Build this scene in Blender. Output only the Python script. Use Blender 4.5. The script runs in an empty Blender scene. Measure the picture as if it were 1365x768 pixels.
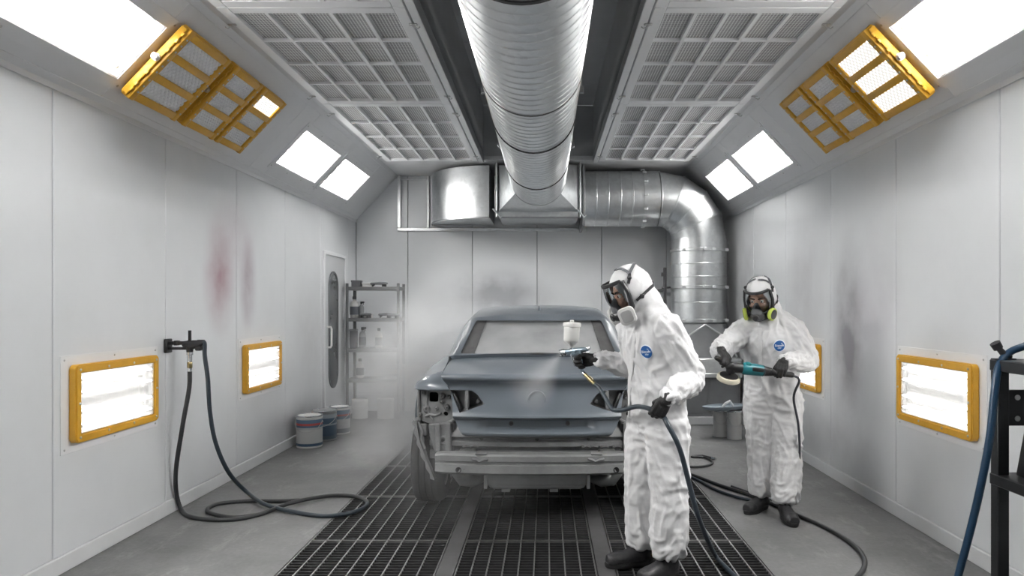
import bpy, bmesh, math, random
import numpy as np
from mathutils import Vector, Matrix, noise
from mathutils.bvhtree import BVHTree

random.seed(7)
PI = math.pi
SC = bpy.context.scene
COL = SC.collection
V = Vector

# ------------------------------------------------------------------ camera
FPX = 950.0
CX, CY = 728.0, 408.0          # vanishing point of the booth's length in the photograph
EYE = 1.5

def P(px, py, y):
    """the point at distance y along the booth seen at a pixel of the photograph"""
    return V(((px - CX) * y / FPX, y, EYE + (CY - py) * y / FPX))

cam_d = bpy.data.cameras.new('camera')
cam_d.sensor_width = 36.0
cam_d.lens = FPX / 1365.0 * 36.0
cam_d.shift_x = (682.5 - CX) / 1365.0
cam_d.shift_y = (CY - 384.0) / 1365.0
cam_d.clip_start = 0.05
cam = bpy.data.objects.new('camera', cam_d)
cam.location = (0, 0, EYE)
cam.rotation_euler = (PI / 2, 0, 0)
COL.objects.link(cam)
SC.camera = cam

SC.view_settings.view_transform = 'Standard'
SC.view_settings.look = 'None'
SC.view_settings.gamma = 1.0
SC.view_settings.use_curve_mapping = False
SC.view_settings.exposure = 1.40

# ------------------------------------------------------------------ materials
def new_mat(name):
    m = bpy.data.materials.new(name)
    m.use_nodes = True
    nt = m.node_tree
    return m, nt, nt.nodes['Principled BSDF'], nt.nodes['Material Output']

def lk(nt, a, b):
    nt.links.new(a, b)

def mat(name, col, rough=0.5, metal=0.0, var=0.0, scale=6.0, bump=0.0, bscale=40.0, spec=0.5, coat=0.0, col2=None):
    """plain surface with an optional mottled second colour and a fine bump"""
    m, nt, b, out = new_mat(name)
    b.inputs['Roughness'].default_value = rough
    b.inputs['Metallic'].default_value = metal
    b.inputs['Specular IOR Level'].default_value = spec
    b.inputs['Coat Weight'].default_value = coat
    c = (*col, 1)
    b.inputs['Base Color'].default_value = c
    tc = nt.nodes.new('ShaderNodeTexCoord')
    if var > 0 or col2:
        n = nt.nodes.new('ShaderNodeTexNoise')
        n.inputs['Scale'].default_value = scale
        n.inputs['Detail'].default_value = 6
        n.inputs['Roughness'].default_value = .65
        lk(nt, tc.outputs['Object'], n.inputs['Vector'])
        r = nt.nodes.new('ShaderNodeValToRGB')
        r.color_ramp.elements[0].position = .35
        r.color_ramp.elements[1].position = .68
        lo = col2 if col2 else tuple(x * (1 - var) for x in col)
        r.color_ramp.elements[0].color = (*lo, 1)
        r.color_ramp.elements[1].color = c
        lk(nt, n.outputs['Fac'], r.inputs['Fac'])
        lk(nt, r.outputs['Color'], b.inputs['Base Color'])
    if bump > 0:
        n2 = nt.nodes.new('ShaderNodeTexNoise')
        n2.inputs['Scale'].default_value = bscale
        n2.inputs['Detail'].default_value = 4
        lk(nt, tc.outputs['Object'], n2.inputs['Vector'])
        bp = nt.nodes.new('ShaderNodeBump')
        bp.inputs['Strength'].default_value = bump
        bp.inputs['Distance'].default_value = .01
        lk(nt, n2.outputs['Fac'], bp.inputs['Height'])
        lk(nt, bp.outputs['Normal'], b.inputs['Normal'])
    return m

def emit(name, col, strength):
    m, nt, b, out = new_mat(name)
    nt.nodes.remove(b)
    e = nt.nodes.new('ShaderNodeEmission')
    e.inputs['Color'].default_value = (*col, 1)
    e.inputs['Strength'].default_value = strength
    lk(nt, e.outputs[0], out.inputs['Surface'])
    return m

def glass(name, tint, gloss=1.0, rough=0.02):
    """a thin pane: see-through with a fresnel reflection"""
    m, nt, b, out = new_mat(name)
    nt.nodes.remove(b)
    t = nt.nodes.new('ShaderNodeBsdfTransparent'); t.inputs['Color'].default_value = (*tint, 1)
    g = nt.nodes.new('ShaderNodeBsdfGlossy'); g.inputs['Roughness'].default_value = rough
    f = nt.nodes.new('ShaderNodeFresnel'); f.inputs['IOR'].default_value = 1.45
    mu = nt.nodes.new('ShaderNodeMath'); mu.operation = 'MULTIPLY'; mu.inputs[1].default_value = gloss
    mx = nt.nodes.new('ShaderNodeMixShader')
    lk(nt, f.outputs[0], mu.inputs[0]); lk(nt, mu.outputs[0], mx.inputs['Fac'])
    lk(nt, t.outputs[0], mx.inputs[1]); lk(nt, g.outputs[0], mx.inputs[2])
    lk(nt, mx.outputs[0], out.inputs['Surface'])
    return m

def stained_shaded(name, col, rough, blobs, mottle=.05, mscale=1.3, bump=0.0, coat=0.0):
    """painted sheet with soft marks of dirt, painted shade and haze; a blob is (centre, radius xyz, colour, amount)"""
    m, nt, b, out = new_mat(name)
    b.inputs['Roughness'].default_value = rough
    b.inputs['Coat Weight'].default_value = coat
    b.inputs['Coat Roughness'].default_value = .12
    geo = nt.nodes.new('ShaderNodeTexCoord')
    pos = geo.outputs['Object']
    n = nt.nodes.new('ShaderNodeTexNoise'); n.inputs['Scale'].default_value = mscale
    n.inputs['Detail'].default_value = 8; n.inputs['Roughness'].default_value = .7
    lk(nt, pos, n.inputs['Vector'])
    r = nt.nodes.new('ShaderNodeValToRGB')
    r.color_ramp.elements[0].position = .3; r.color_ramp.elements[1].position = .6
    r.color_ramp.elements[0].color = (*[c * (1 - mottle) for c in col], 1)
    r.color_ramp.elements[1].color = (*col, 1)
    lk(nt, n.outputs['Fac'], r.inputs['Fac'])
    cur = r.outputs['Color']
    n2 = nt.nodes.new('ShaderNodeTexNoise'); n2.inputs['Scale'].default_value = 3.5
    n2.inputs['Detail'].default_value = 5
    lk(nt, pos, n2.inputs['Vector'])
    for (c, rad, bc, amt) in blobs:
        mp = nt.nodes.new('ShaderNodeMapping'); mp.vector_type = 'POINT'
        mp.inputs['Location'].default_value = [-c[i] / rad[i] for i in range(3)]
        mp.inputs['Scale'].default_value = [1 / x for x in rad]
        lk(nt, pos, mp.inputs['Vector'])
        ln = nt.nodes.new('ShaderNodeVectorMath'); ln.operation = 'LENGTH'
        lk(nt, mp.outputs[0], ln.inputs[0])
        mr = nt.nodes.new('ShaderNodeMapRange'); mr.interpolation_type = 'SMOOTHSTEP'
        mr.inputs['From Min'].default_value = 1.0; mr.inputs['From Max'].default_value = 0.0
        mr.inputs['To Min'].default_value = 0.0; mr.inputs['To Max'].default_value = amt * 1.9
        lk(nt, ln.outputs['Value'], mr.inputs['Value'])
        mm = nt.nodes.new('ShaderNodeMath'); mm.operation = 'MULTIPLY'; mm.use_clamp = True
        lk(nt, mr.outputs[0], mm.inputs[0]); lk(nt, n2.outputs['Fac'], mm.inputs[1])
        mx = nt.nodes.new('ShaderNodeMix'); mx.data_type = 'RGBA'
        mx.inputs[7].default_value = (*bc, 1)
        lk(nt, mm.outputs[0], mx.inputs[0]); lk(nt, cur, mx.inputs[6])
        cur = mx.outputs[2]
    lk(nt, cur, b.inputs['Base Color'])
    if bump:
        n3 = nt.nodes.new('ShaderNodeTexNoise'); n3.inputs['Scale'].default_value = 2.2
        lk(nt, pos, n3.inputs['Vector'])
        bp = nt.nodes.new('ShaderNodeBump'); bp.inputs['Strength'].default_value = bump
        bp.inputs['Distance'].default_value = .02
        lk(nt, n3.outputs['Fac'], bp.inputs['Height']); lk(nt, bp.outputs[0], b.inputs['Normal'])
        if coat:
            lk(nt, bp.outputs[0], b.inputs['Coat Normal'])
    return m

def galvanised(name, base=(.74, .76, .77), rough=.33, stretch=(1, 1, 1)):
    m, nt, b, out = new_mat(name)
    b.inputs['Metallic'].default_value = 1.0
    tc = nt.nodes.new('ShaderNodeTexCoord')
    mp = nt.nodes.new('ShaderNodeMapping'); mp.inputs['Scale'].default_value = stretch
    lk(nt, tc.outputs['Object'], mp.inputs['Vector'])
    vo = nt.nodes.new('ShaderNodeTexVoronoi'); vo.inputs['Scale'].default_value = 22
    lk(nt, mp.outputs[0], vo.inputs['Vector'])
    n = nt.nodes.new('ShaderNodeTexNoise'); n.inputs['Scale'].default_value = 5; n.inputs['Detail'].default_value = 6
    lk(nt, mp.outputs[0], n.inputs['Vector'])
    r = nt.nodes.new('ShaderNodeValToRGB')
    r.color_ramp.elements[0].color = (*[c * .86 for c in base], 1)
    r.color_ramp.elements[1].color = (*base, 1)
    lk(nt, vo.outputs['Color'], r.inputs['Fac'])
    lk(nt, r.outputs[0], b.inputs['Base Color'])
    mr = nt.nodes.new('ShaderNodeMapRange')
    mr.inputs['To Min'].default_value = rough - .08; mr.inputs['To Max'].default_value = rough + .12
    lk(nt, n.outputs['Fac'], mr.inputs['Value']); lk(nt, mr.outputs[0], b.inputs['Roughness'])
    return m

def banded(name, axis, bands, rough=.4):
    """printed label: colour bands along an axis of the object, [(position, colour)...]"""
    m, nt, b, out = new_mat(name)
    b.inputs['Roughness'].default_value = rough
    tc = nt.nodes.new('ShaderNodeTexCoord')
    sp = nt.nodes.new('ShaderNodeSeparateXYZ'); lk(nt, tc.outputs['Generated'], sp.inputs[0])
    r = nt.nodes.new('ShaderNodeValToRGB'); r.color_ramp.interpolation = 'CONSTANT'
    els = r.color_ramp.elements
    els[0].position = bands[0][0]; els[0].color = (*bands[0][1], 1)
    els[1].position = bands[1][0]; els[1].color = (*bands[1][1], 1)
    for p, c in bands[2:]:
        e = els.new(p); e.color = (*c, 1)
    lk(nt, sp.outputs[axis], r.inputs['Fac']); lk(nt, r.outputs[0], b.inputs['Base Color'])
    return m

# ------------------------------------------------------------------ geometry helpers
def obj(name, bm, m, parent=None, local=False, smooth=40, mats=None):
    """link a bmesh (or a mesh) as one object"""
    if isinstance(bm, bpy.types.Mesh):
        me = bm
        me.name = name
    else:
        me = bpy.data.meshes.new(name)
        bmesh.ops.recalc_face_normals(bm, faces=bm.faces[:])
        bm.to_mesh(me); bm.free()
    if m is not None and not mats:
        me.materials.clear(); me.materials.append(m)
    for k in (mats or []):
        me.materials.append(k)
    if smooth:
        me.shade_smooth()
        me.set_sharp_from_angle(angle=math.radians(smooth))
    o = bpy.data.objects.new(name, me)
    COL.objects.link(o)
    if parent is not None:
        o.parent = parent
        if not local:
            pm = Matrix.Identity(4)
            q = parent
            while q is not None:
                pm = (q.matrix_parent_inverse @ q.matrix_basis if q.parent else q.matrix_basis) @ pm
                q = q.parent
            o.matrix_parent_inverse = pm.inverted()
    return o

def tag(o, label=None, cat=None, group=None, kind=None):
    if label and not 4 <= len(label.split()) <= 16: print('LABEL LENGTH', len(label.split()), label)
    if label: o['label'] = label
    if cat: o['category'] = cat
    if group: o['group'] = group
    if kind: o['kind'] = kind
    return o

def thing(name, label, cat, loc=(0, 0, 0), rot=None, group=None):
    o = bpy.data.objects.new(name, None)
    o.empty_display_size = .1
    o.location = loc
    if rot is not None:
        o.rotation_euler = rot
    COL.objects.link(o)
    return tag(o, label, cat, group)

def struct(name, bm, m, smooth=40, label=None):
    o = obj(name, bm, m, smooth=smooth)
    o['kind'] = 'structure'
    if label: o['label'] = label
    return o

def dup(root, label=None, loc=None, rot=None, group=None):
    def cp(o, par):
        c = o.copy(); COL.objects.link(c)
        if par is not None: c.parent = par
        for ch in list(o.children): cp(ch, c)
        return c
    r = cp(root, None)
    if label: r['label'] = label
    if loc is not None: r.location = loc
    if rot is not None: r.rotation_euler = rot
    if group: r['group'] = group
    return r

def BM(): return bmesh.new()

def merge(bm, tmp, mtx=None):
    if mtx is not None:
        bmesh.ops.transform(tmp, matrix=mtx, verts=tmp.verts[:])
    me = bpy.data.meshes.new('tmp')
    tmp.to_mesh(me); tmp.free()
    bm.from_mesh(me)
    bpy.data.meshes.remove(me)

def box(bm, lo, hi, bev=0.0, seg=1, mtx=None):
    lo, hi = V(lo), V(hi)
    c, s = (lo + hi) / 2, hi - lo
    t = BM()
    bmesh.ops.create_cube(t, size=1.0, matrix=Matrix.Translation(c) @ Matrix.Diagonal((abs(s.x), abs(s.y), abs(s.z), 1)))
    if bev > 0:
        bmesh.ops.bevel(t, geom=t.edges[:], offset=bev, segments=seg, affect='EDGES', profile=.5)
    merge(bm, t, mtx)

def quickbox(bm, lo, hi):
    x0, y0, z0 = lo; x1, y1, z1 = hi
    v = [bm.verts.new(p) for p in ((x0,y0,z0),(x1,y0,z0),(x1,y1,z0),(x0,y1,z0),(x0,y0,z1),(x1,y0,z1),(x1,y1,z1),(x0,y1,z1))]
    for f in ((0,3,2,1),(4,5,6,7),(0,1,5,4),(1,2,6,5),(2,3,7,6),(3,0,4,7)):
        bm.faces.new([v[i] for i in f])

def frame_of(d, ref=None):
    d = V(d).normalized()
    r = V(ref) if ref is not None else (V((0, 0, 1)) if abs(d.z) < .9 else V((1, 0, 0)))
    x = r.cross(d)
    if x.length < 1e-5:
        x = V((0, 1, 0)).cross(d)
    x.normalize()
    return x, d.cross(x).normalized(), d

def mat_axes(x, y, z, o):
    m = Matrix((x, y, z)).transposed().to_4x4()
    m.translation = V(o)
    return m

def rings(bm, rr, cap=True, closed=True):
    """skin a list of vertex rings"""
    vs = [[bm.verts.new(p) for p in r] for r in rr]
    n = len(vs[0])
    for a, b in zip(vs, vs[1:]):
        for i in range(n if closed else n - 1):
            j = (i + 1) % n
            bm.faces.new((a[i], a[j], b[j], b[i]))
    if cap:
        bm.faces.new(list(reversed(vs[0]))); bm.faces.new(vs[-1])
    return vs

def catmull(pts, n):
    """n samples per span through a list of tuples"""
    a = np.array(pts, float)
    out = []
    m = len(a)
    for i in range(m - 1):
        p0 = a[i - 1] if i > 0 else 2 * a[0] - a[1]
        p1, p2 = a[i], a[i + 1]
        p3 = a[i + 2] if i + 2 < m else 2 * a[-1] - a[-2]
        for k in range(n):
            t = k / n
            out.append(.5 * (2 * p1 + (p2 - p0) * t + (2 * p0 - 5 * p1 + 4 * p2 - p3) * t * t + (3 * p1 - p0 - 3 * p2 + p3) * t ** 3))
    out.append(a[-1])
    return np.array(out)

def tube(bm, pts, rad, seg=12, cap=True, ref=None, rad2=None, dome=False):
    """sweep a circle (or an ellipse: rad along the reference side, rad2 across) along points"""
    pts = [V(p) for p in pts]
    n = len(pts)
    rad = list(rad) if hasattr(rad, '__len__') else [rad] * n
    rad2 = (list(rad2) if hasattr(rad2, '__len__') else [rad2] * n) if rad2 is not None else rad
    tan = []
    for i in range(n):
        a, b = pts[max(0, i - 1)], pts[min(n - 1, i + 1)]
        tan.append((b - a).normalized())
    if ref is None:
        x, y, _ = frame_of(tan[0])
    else:
        x = V(ref) - V(ref).dot(tan[0]) * tan[0]; x.normalize(); y = tan[0].cross(x)
    out = []
    def ring(c, x, y, r1, r2):
        return [c + x * (r1 * math.cos(2 * PI * k / seg)) + y * (r2 * math.sin(2 * PI * k / seg)) for k in range(seg)]
    fr = []
    for i in range(n):
        if ref is not None:
            x = V(ref) - V(ref).dot(tan[i]) * tan[i]
        else:
            x = x - x.dot(tan[i]) * tan[i]
        x.normalize(); y = tan[i].cross(x)
        fr.append((x.copy(), y.copy()))
    if dome:
        x, y = fr[0]
        for a in (80, 55, 28):
            ca, sa = math.cos(math.radians(a)), math.sin(math.radians(a))
            k = min(rad[0], rad2[0])
            out.append(ring(pts[0] - tan[0] * (k * sa), x, y, rad[0] * ca, rad2[0] * ca))
    for i in range(n):
        out.append(ring(pts[i], fr[i][0], fr[i][1], rad[i], rad2[i]))
    if dome:
        x, y = fr[-1]
        for a in (28, 55, 80):
            ca, sa = math.cos(math.radians(a)), math.sin(math.radians(a))
            k = min(rad[-1], rad2[-1])
            out.append(ring(pts[-1] + tan[-1] * (k * sa), x, y, rad[-1] * ca, rad2[-1] * ca))
    rings(bm, out, cap)

def lathe(bm, prof, seg=32, mtx=None, cap=True):
    """profile [(radius, height)...] turned about z"""
    t = BM()
    rr = [[V((r * math.cos(2 * PI * k / seg), r * math.sin(2 * PI * k / seg), z)) for k in range(seg)] for r, z in prof]
    rings(t, rr, cap)
    merge(bm, t, mtx)

def cyl(bm, p0, p1, r, seg=20, r1=None, cap=True):
    tube(bm, [p0, p1], [r, r if r1 is None else r1], seg, cap)

def ball(bm, c, r, seg=20, mtx=None):
    t = BM()
    bmesh.ops.create_uvsphere(t, u_segments=seg, v_segments=max(6, seg // 2), radius=1.0)
    r = r if hasattr(r, '__len__') else (r, r, r)
    m = (mtx if mtx is not None else Matrix.Identity(4)) @ Matrix.Translation(V(c)) @ Matrix.Diagonal((*r, 1))
    merge(bm, t, m)

def prism(bm, poly, d0, d1, mtx=None, bev=0.0, seg=1):
    """polygon [(x, z)...] swept along y from d0 to d1"""
    t = BM()
    a = [t.verts.new((x, d0, z)) for x, z in poly]
    b = [t.verts.new((x, d1, z)) for x, z in poly]
    n = len(poly)
    t.faces.new(a); t.faces.new(list(reversed(b)))
    for i in range(n):
        j = (i + 1) % n
        t.faces.new((a[j], a[i], b[i], b[j]))
    bmesh.ops.recalc_face_normals(t, faces=t.faces[:])
    if bev:
        bmesh.ops.bevel(t, geom=t.edges[:], offset=bev, segments=seg, affect='EDGES', profile=.5)
    merge(bm, t, mtx)

def rounded_rect(w, h, r, n=5, cx=0, cy=0):
    pts = []
    for (sx, sy, a0) in ((1, 1, 0), (-1, 1, 90), (-1, -1, 180), (1, -1, 270)):
        for k in range(n + 1):
            a = math.radians(a0 + 90 * k / n)
            pts.append((cx + sx * (w / 2 - r) + r * math.cos(a), cy + sy * (h / 2 - r) + r * math.sin(a)))
    return pts

def ring_plate(bm, outer, inner, d0, d1, mtx=None):
    """flat frame between two outlines of the same point count, swept along y"""
    t = BM()
    n = len(outer)
    L = [[t.verts.new((x, d, z)) for x, z in pl] for pl, d in ((outer, d0), (inner, d0), (inner, d1), (outer, d1))]
    for q in range(4):
        a, b = L[q], L[(q + 1) % 4]
        for i in range(n):
            j = (i + 1) % n
            t.faces.new((a[i], a[j], b[j], b[i]))
    merge(bm, t, mtx)

def apply_mods(o):
    """bake an object's modifiers into a fresh mesh and drop the object"""
    dg = bpy.context.evaluated_depsgraph_get()
    me = bpy.data.meshes.new_from_object(o.evaluated_get(dg))
    bpy.data.objects.remove(o, do_unlink=True)
    return me

def tmp_obj(bm):
    me = bpy.data.meshes.new('tmp')
    bmesh.ops.recalc_face_normals(bm, faces=bm.faces[:])
    bm.to_mesh(me); bm.free()
    o = bpy.data.objects.new('tmp', me)
    COL.objects.link(o)
    return o

def remesh(bm, voxel, smooth=6, factor=.5):
    o = tmp_obj(bm)
    m = o.modifiers.new('r', 'REMESH'); m.mode = 'VOXEL'; m.voxel_size = voxel; m.adaptivity = 0
    if smooth:
        s = o.modifiers.new('s', 'SMOOTH'); s.iterations = smooth; s.factor = factor
    return apply_mods(o)

def cut(o, cutters):
    """boolean-subtract prisms (bmeshes) from an object, then bake"""
    cs = []
    for c in cutters:
        co = tmp_obj(c); cs.append(co)
        m = o.modifiers.new('b', 'BOOLEAN'); m.operation = 'DIFFERENCE'; m.solver = 'EXACT'; m.object = co
    me = apply_mods(o)
    for c in cs:
        bpy.data.objects.remove(c, do_unlink=True)
    return me

def grid(bm, f, us, vs):
    """surface from a function of two parameters"""
    g = [[bm.verts.new(f(u, v)) for v in vs] for u in us]
    for a, b in zip(g, g[1:]):
        for i in range(len(vs) - 1):
            bm.faces.new((a[i], a[i + 1], b[i + 1], b[i]))
    return g

def sheet(bm, thick, offset=-1):
    """solid shell of an open surface, as an object with a solidify modifier"""
    o = tmp_obj(bm)
    m = o.modifiers.new('s', 'SOLIDIFY'); m.thickness = thick; m.offset = offset; m.use_even_offset = True
    return o

def hose(name, label, cat, pts, r, m, group=None, parent=None, seg=10, n=8, kind=None):
    c = catmull([tuple(p) for p in pts], n)
    b = BM()
    tube(b, [V(p) for p in c], r, seg)
    o = obj(name, b, m, parent)
    if parent is None:
        tag(o, label, cat, group)
    return o
# ------------------------------------------------------------------ the booth
XL, XR, YB, YF = -2.72, 2.50, 10.2, -2.2
ZW, ZC, ZR = 2.73, 3.36, 4.05            # wall top, filter ceiling, ceiling of the duct recess
CL, CR = -2.12, 1.90                     # where the slopes meet the ceiling
RL, RR = -.80, .60                       # duct recess
YR = 9.06                                # far end of recess and filters

WALLC = (.79, .808, .825)
M = {}
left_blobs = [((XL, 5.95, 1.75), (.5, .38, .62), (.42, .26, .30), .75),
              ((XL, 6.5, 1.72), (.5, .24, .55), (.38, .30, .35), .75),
              ((XL, 6.2, 2.1), (.5, .6, .5), (.60, .52, .56), .5),
              ((XL, 8.2, 1.1), (.5, .8, .9), (.55, .55, .56), .45),
              ((XL, 5.2, .9), (.5, .5, .7), (.55, .56, .58), .5),
              ((XL, 8.0, .25), (.5, 1.6, .35), (.45, .45, .46), .6)]
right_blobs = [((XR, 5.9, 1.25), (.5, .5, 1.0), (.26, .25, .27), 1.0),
               ((XR, 5.4, 1.5), (.5, .55, .7), (.55, .52, .56), .5),
               ((XR, 6.9, 1.6), (.5, .7, 1.1), (.50, .49, .51), .5),
               ((XR, 6.3, .4), (.5, 1.8, .6), (.50, .50, .52), .55),
               ((XR, 8.9, 1.6), (.6, 1.1, 2.2), (.34, .34, .35), .5)]  # shade of the far corner, painted into the wall colour
back_blobs = [((-.75, YB, 1.66), (1.0, .5, .48), (.27, .28, .30), 1.0),  # grey haze hanging over the car, painted into the wall colour
              ((-1.6, YB, 1.5), (.7, .5, .5), (.55, .56, .57), .45),
              ((-.1, YB, 1.55), (.6, .5, .3), (.45, .46, .48), .5),
              ((.9, YB, 1.4), (.7, .5, .6), (.5, .51, .52), .5)]
M['wall_left'] = stained_shaded('painted sheet steel', WALLC, .34, left_blobs, bump=.10, coat=.22)
M['wall_right'] = stained_shaded('painted sheet steel sooty and shaded', WALLC, .34, right_blobs, bump=.10, coat=.22)
M['wall_back'] = stained_shaded('painted sheet steel far', WALLC, .34, back_blobs, bump=.10, coat=.22)
M['white'] = mat('white enamel', (.76, .77, .78), .4, var=.05)
M['cove'] = mat('grey white enamel', (.84, .85, .865), .42, var=.05, scale=2)
M['joint'] = mat('joint sealant', (.38, .39, .40), .7)
M['recess'] = mat('grey sheet of the duct recess', (.56, .57, .58), .42, var=.15, scale=1.5)
M['seal'] = mat('black rubber', (.02, .02, .022), .6)
M['yellow'] = mat('yellow powder coat', (.74, .40, .035), .36, var=.14, scale=9)
M['steel'] = mat('bright steel', (.6, .6, .6), .28, 1.0)
M['darksteel'] = mat('dark steel', (.10, .10, .105), .45, .8)
M['black'] = mat('black plastic', (.018, .018, .02), .42)
M['matblack'] = mat('matt black', (.012, .012, .013), .75)

# concrete floor
def concrete():
    m, nt, b, out = new_mat('worn concrete')
    tc = nt.nodes.new('ShaderNodeTexCoord')
    def nz(sc, det, rough, stretch=None):
        n = nt.nodes.new('ShaderNodeTexNoise'); n.inputs['Scale'].default_value = sc
        n.inputs['Detail'].default_value = det; n.inputs['Roughness'].default_value = rough
        if stretch:
            mp = nt.nodes.new('ShaderNodeMapping'); mp.inputs['Scale'].default_value = stretch
            mp.inputs['Rotation'].default_value = (0, 0, .5)
            lk(nt, tc.outputs['Object'], mp.inputs[0]); lk(nt, mp.outputs[0], n.inputs['Vector'])
        else:
            lk(nt, tc.outputs['Object'], n.inputs['Vector'])
        return n
    a = nz(1.3, 9, .68); c = nz(5, 8, .75, (1, .35, 1)); d = nz(38, 3, .6)
    r = nt.nodes.new('ShaderNodeValToRGB')
    r.color_ramp.elements[0].position = .3; r.color_ramp.elements[0].color = (.155, .157, .16, 1)
    r.color_ramp.elements[1].position = .7; r.color_ramp.elements[1].color = (.275, .277, .28, 1)
    lk(nt, a.outputs['Fac'], r.inputs['Fac'])
    r2 = nt.nodes.new('ShaderNodeValToRGB')
    r2.color_ramp.elements[0].position = .54; r2.color_ramp.elements[0].color = (0, 0, 0, 1)
    r2.color_ramp.elements[1].position = .74; r2.color_ramp.elements[1].color = (1, 1, 1, 1)
    lk(nt, c.outputs['Fac'], r2.inputs['Fac'])
    mu = nt.nodes.new('ShaderNodeMath'); mu.operation = 'MULTIPLY'; mu.inputs[1].default_value = .5
    lk(nt, r2.outputs[0], mu.inputs[0])
    mx = nt.nodes.new('ShaderNodeMix'); mx.data_type = 'RGBA'; mx.inputs[7].default_value = (.50, .50, .49, 1)
    lk(nt, mu.outputs[0], mx.inputs[0]); lk(nt, r.outputs[0], mx.inputs[6])
    mx2 = nt.nodes.new('ShaderNodeMix'); mx2.data_type = 'RGBA'; mx2.blend_type = 'MULTIPLY'; mx2.inputs[0].default_value = .35
    lk(nt, mx.outputs[2], mx2.inputs[6]); lk(nt, d.outputs['Fac'], mx2.inputs[7])
    lk(nt, mx2.outputs[2], b.inputs['Base Color'])
    b.inputs['Roughness'].default_value = .55
    bp = nt.nodes.new('ShaderNodeBump'); bp.inputs['Strength'].default_value = .12; bp.inputs['Distance'].default_value = .01
    lk(nt, c.outputs['Fac'], bp.inputs['Height']); lk(nt, bp.outputs[0], b.inputs['Normal'])
    return m
M['concrete'] = concrete()
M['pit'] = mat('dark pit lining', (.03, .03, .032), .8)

# floor with three grated channels
GX = [(-1.513, -.617), (-.521, .292), (.392, 1.271)]
GY0, GY1 = 3.50, 8.85
PIT = .45
b = BM()
quickbox(b, (XL - .1, YF, -.06), (GX[0][0], YB + .1, 0))
quickbox(b, (GX[2][1], YF, -.06), (XR + .1, YB + .1, 0))
quickbox(b, (GX[0][0], YF, -.06), (GX[2][1], GY0, 0))
quickbox(b, (GX[0][0], GY1, -.06), (GX[2][1], YB + .1, 0))
struct('floor', b, M['concrete'], 0)
M['strip'] = mat('dusty floor beam', (.13, .13, .132), .5, .2, var=.35, scale=5)
for nm, k in (('trim_5', 0), ('trim_6', 1)):
    b = BM(); quickbox(b, (GX[k][1], GY0, -.10), (GX[k + 1][0], GY1, -.001))
    struct(nm, b, M['strip'], 0)
b = BM()
x0, x1 = GX[0][0] - .02, GX[2][1] + .02
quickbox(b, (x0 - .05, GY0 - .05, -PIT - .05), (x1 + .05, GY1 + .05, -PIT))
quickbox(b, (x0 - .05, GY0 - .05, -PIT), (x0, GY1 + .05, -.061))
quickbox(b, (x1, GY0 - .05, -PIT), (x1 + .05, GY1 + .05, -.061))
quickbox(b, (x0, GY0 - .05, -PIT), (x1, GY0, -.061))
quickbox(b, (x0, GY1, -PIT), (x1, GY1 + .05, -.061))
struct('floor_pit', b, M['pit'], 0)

def edges(start, step, lo, hi):
    s = start
    while s > lo: s -= step
    out = []
    while s < hi:
        out.append(s); s += step
    return [lo] + [e for e in out if lo + .05 < e < hi - .05] + [hi]

GAP = .004
LE = edges(3.93, 1.165, YF, YB)
DY0, DY1, DZ = 8.72, 9.56, 2.13          # door opening in the side wall
b = BM()
for y0, y1 in zip(LE, LE[1:]):
    box(b, (XL - .04, y0 + GAP, .10), (XL, y1 - GAP, ZW), .004)
wl = struct('wall_left', b, M['wall_left'], 30)
b = BM()
for y0, y1 in zip(LE, LE[1:]):
    box(b, (XR, y0 + GAP, .10), (XR + .04, y1 - GAP, ZW), .004)
struct('wall_right', b, M['wall_right'], 30)
b = BM()
BE = [XL] + [-.13 + .925 * k for k in range(-2, 3)] + [XR]
for x0, x1 in zip(BE, BE[1:]):
    box(b, (x0 + GAP, YB, .10), (x1 - GAP, YB + .04, ZC), .004)
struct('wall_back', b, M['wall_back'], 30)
b = BM()
quickbox(b, (XL - .1, YF - .1, 0), (XR + .1, YF, ZR))
struct('wall_front', b, M['white'], 0)
b = BM()                                    # sealing strip behind the panel joints
quickbox(b, (XL - .08, YF, 0), (XL - .041, YB + .08, ZW))
quickbox(b, (XR + .041, YF, 0), (XR + .08, YB + .08, ZW))
quickbox(b, (XL - .08, YB + .041, 0), (XR + .08, YB + .08, ZC + .05))
struct('wall_backing', b, M['joint'], 0)
for nm, lo, hi in (('baseboard_left', (XL - .04, YF, 0), (XL + .012, YB, .098)),
                   ('baseboard_right', (XR - .012, YF, 0), (XR + .04, YB, .098)),
                   ('baseboard_back', (XL, YB - .012, 0), (XR, YB + .04, .098))):
    b = BM(); box(b, lo, hi, .004)
    struct(nm, b, M['white'], 30)

# sloped lamp panels between wall and ceiling
SL = V((CL - XL, 0, ZC - ZW)); SLEN = SL.length
def slope_axes(side):
    """local x along the booth, y up the slope, z into the booth; origin on the wall top"""
    if side < 0:
        y = SL.normalized(); x = V((0, 1, 0)); o = V((XL, 0, ZW))
    else:
        y = V((-(XR - CR), 0, ZC - ZW)).normalized(); x = V((0, -1, 0)); o = V((XR, 0, ZW))
    return x, y, x.cross(y), o
def slope_mtx(side, yy, t=0, d=0):
    x, y, z, o = slope_axes(side)
    return mat_axes(x, y, z, o + V((0, yy, 0)) + y * t + z * d)

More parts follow.
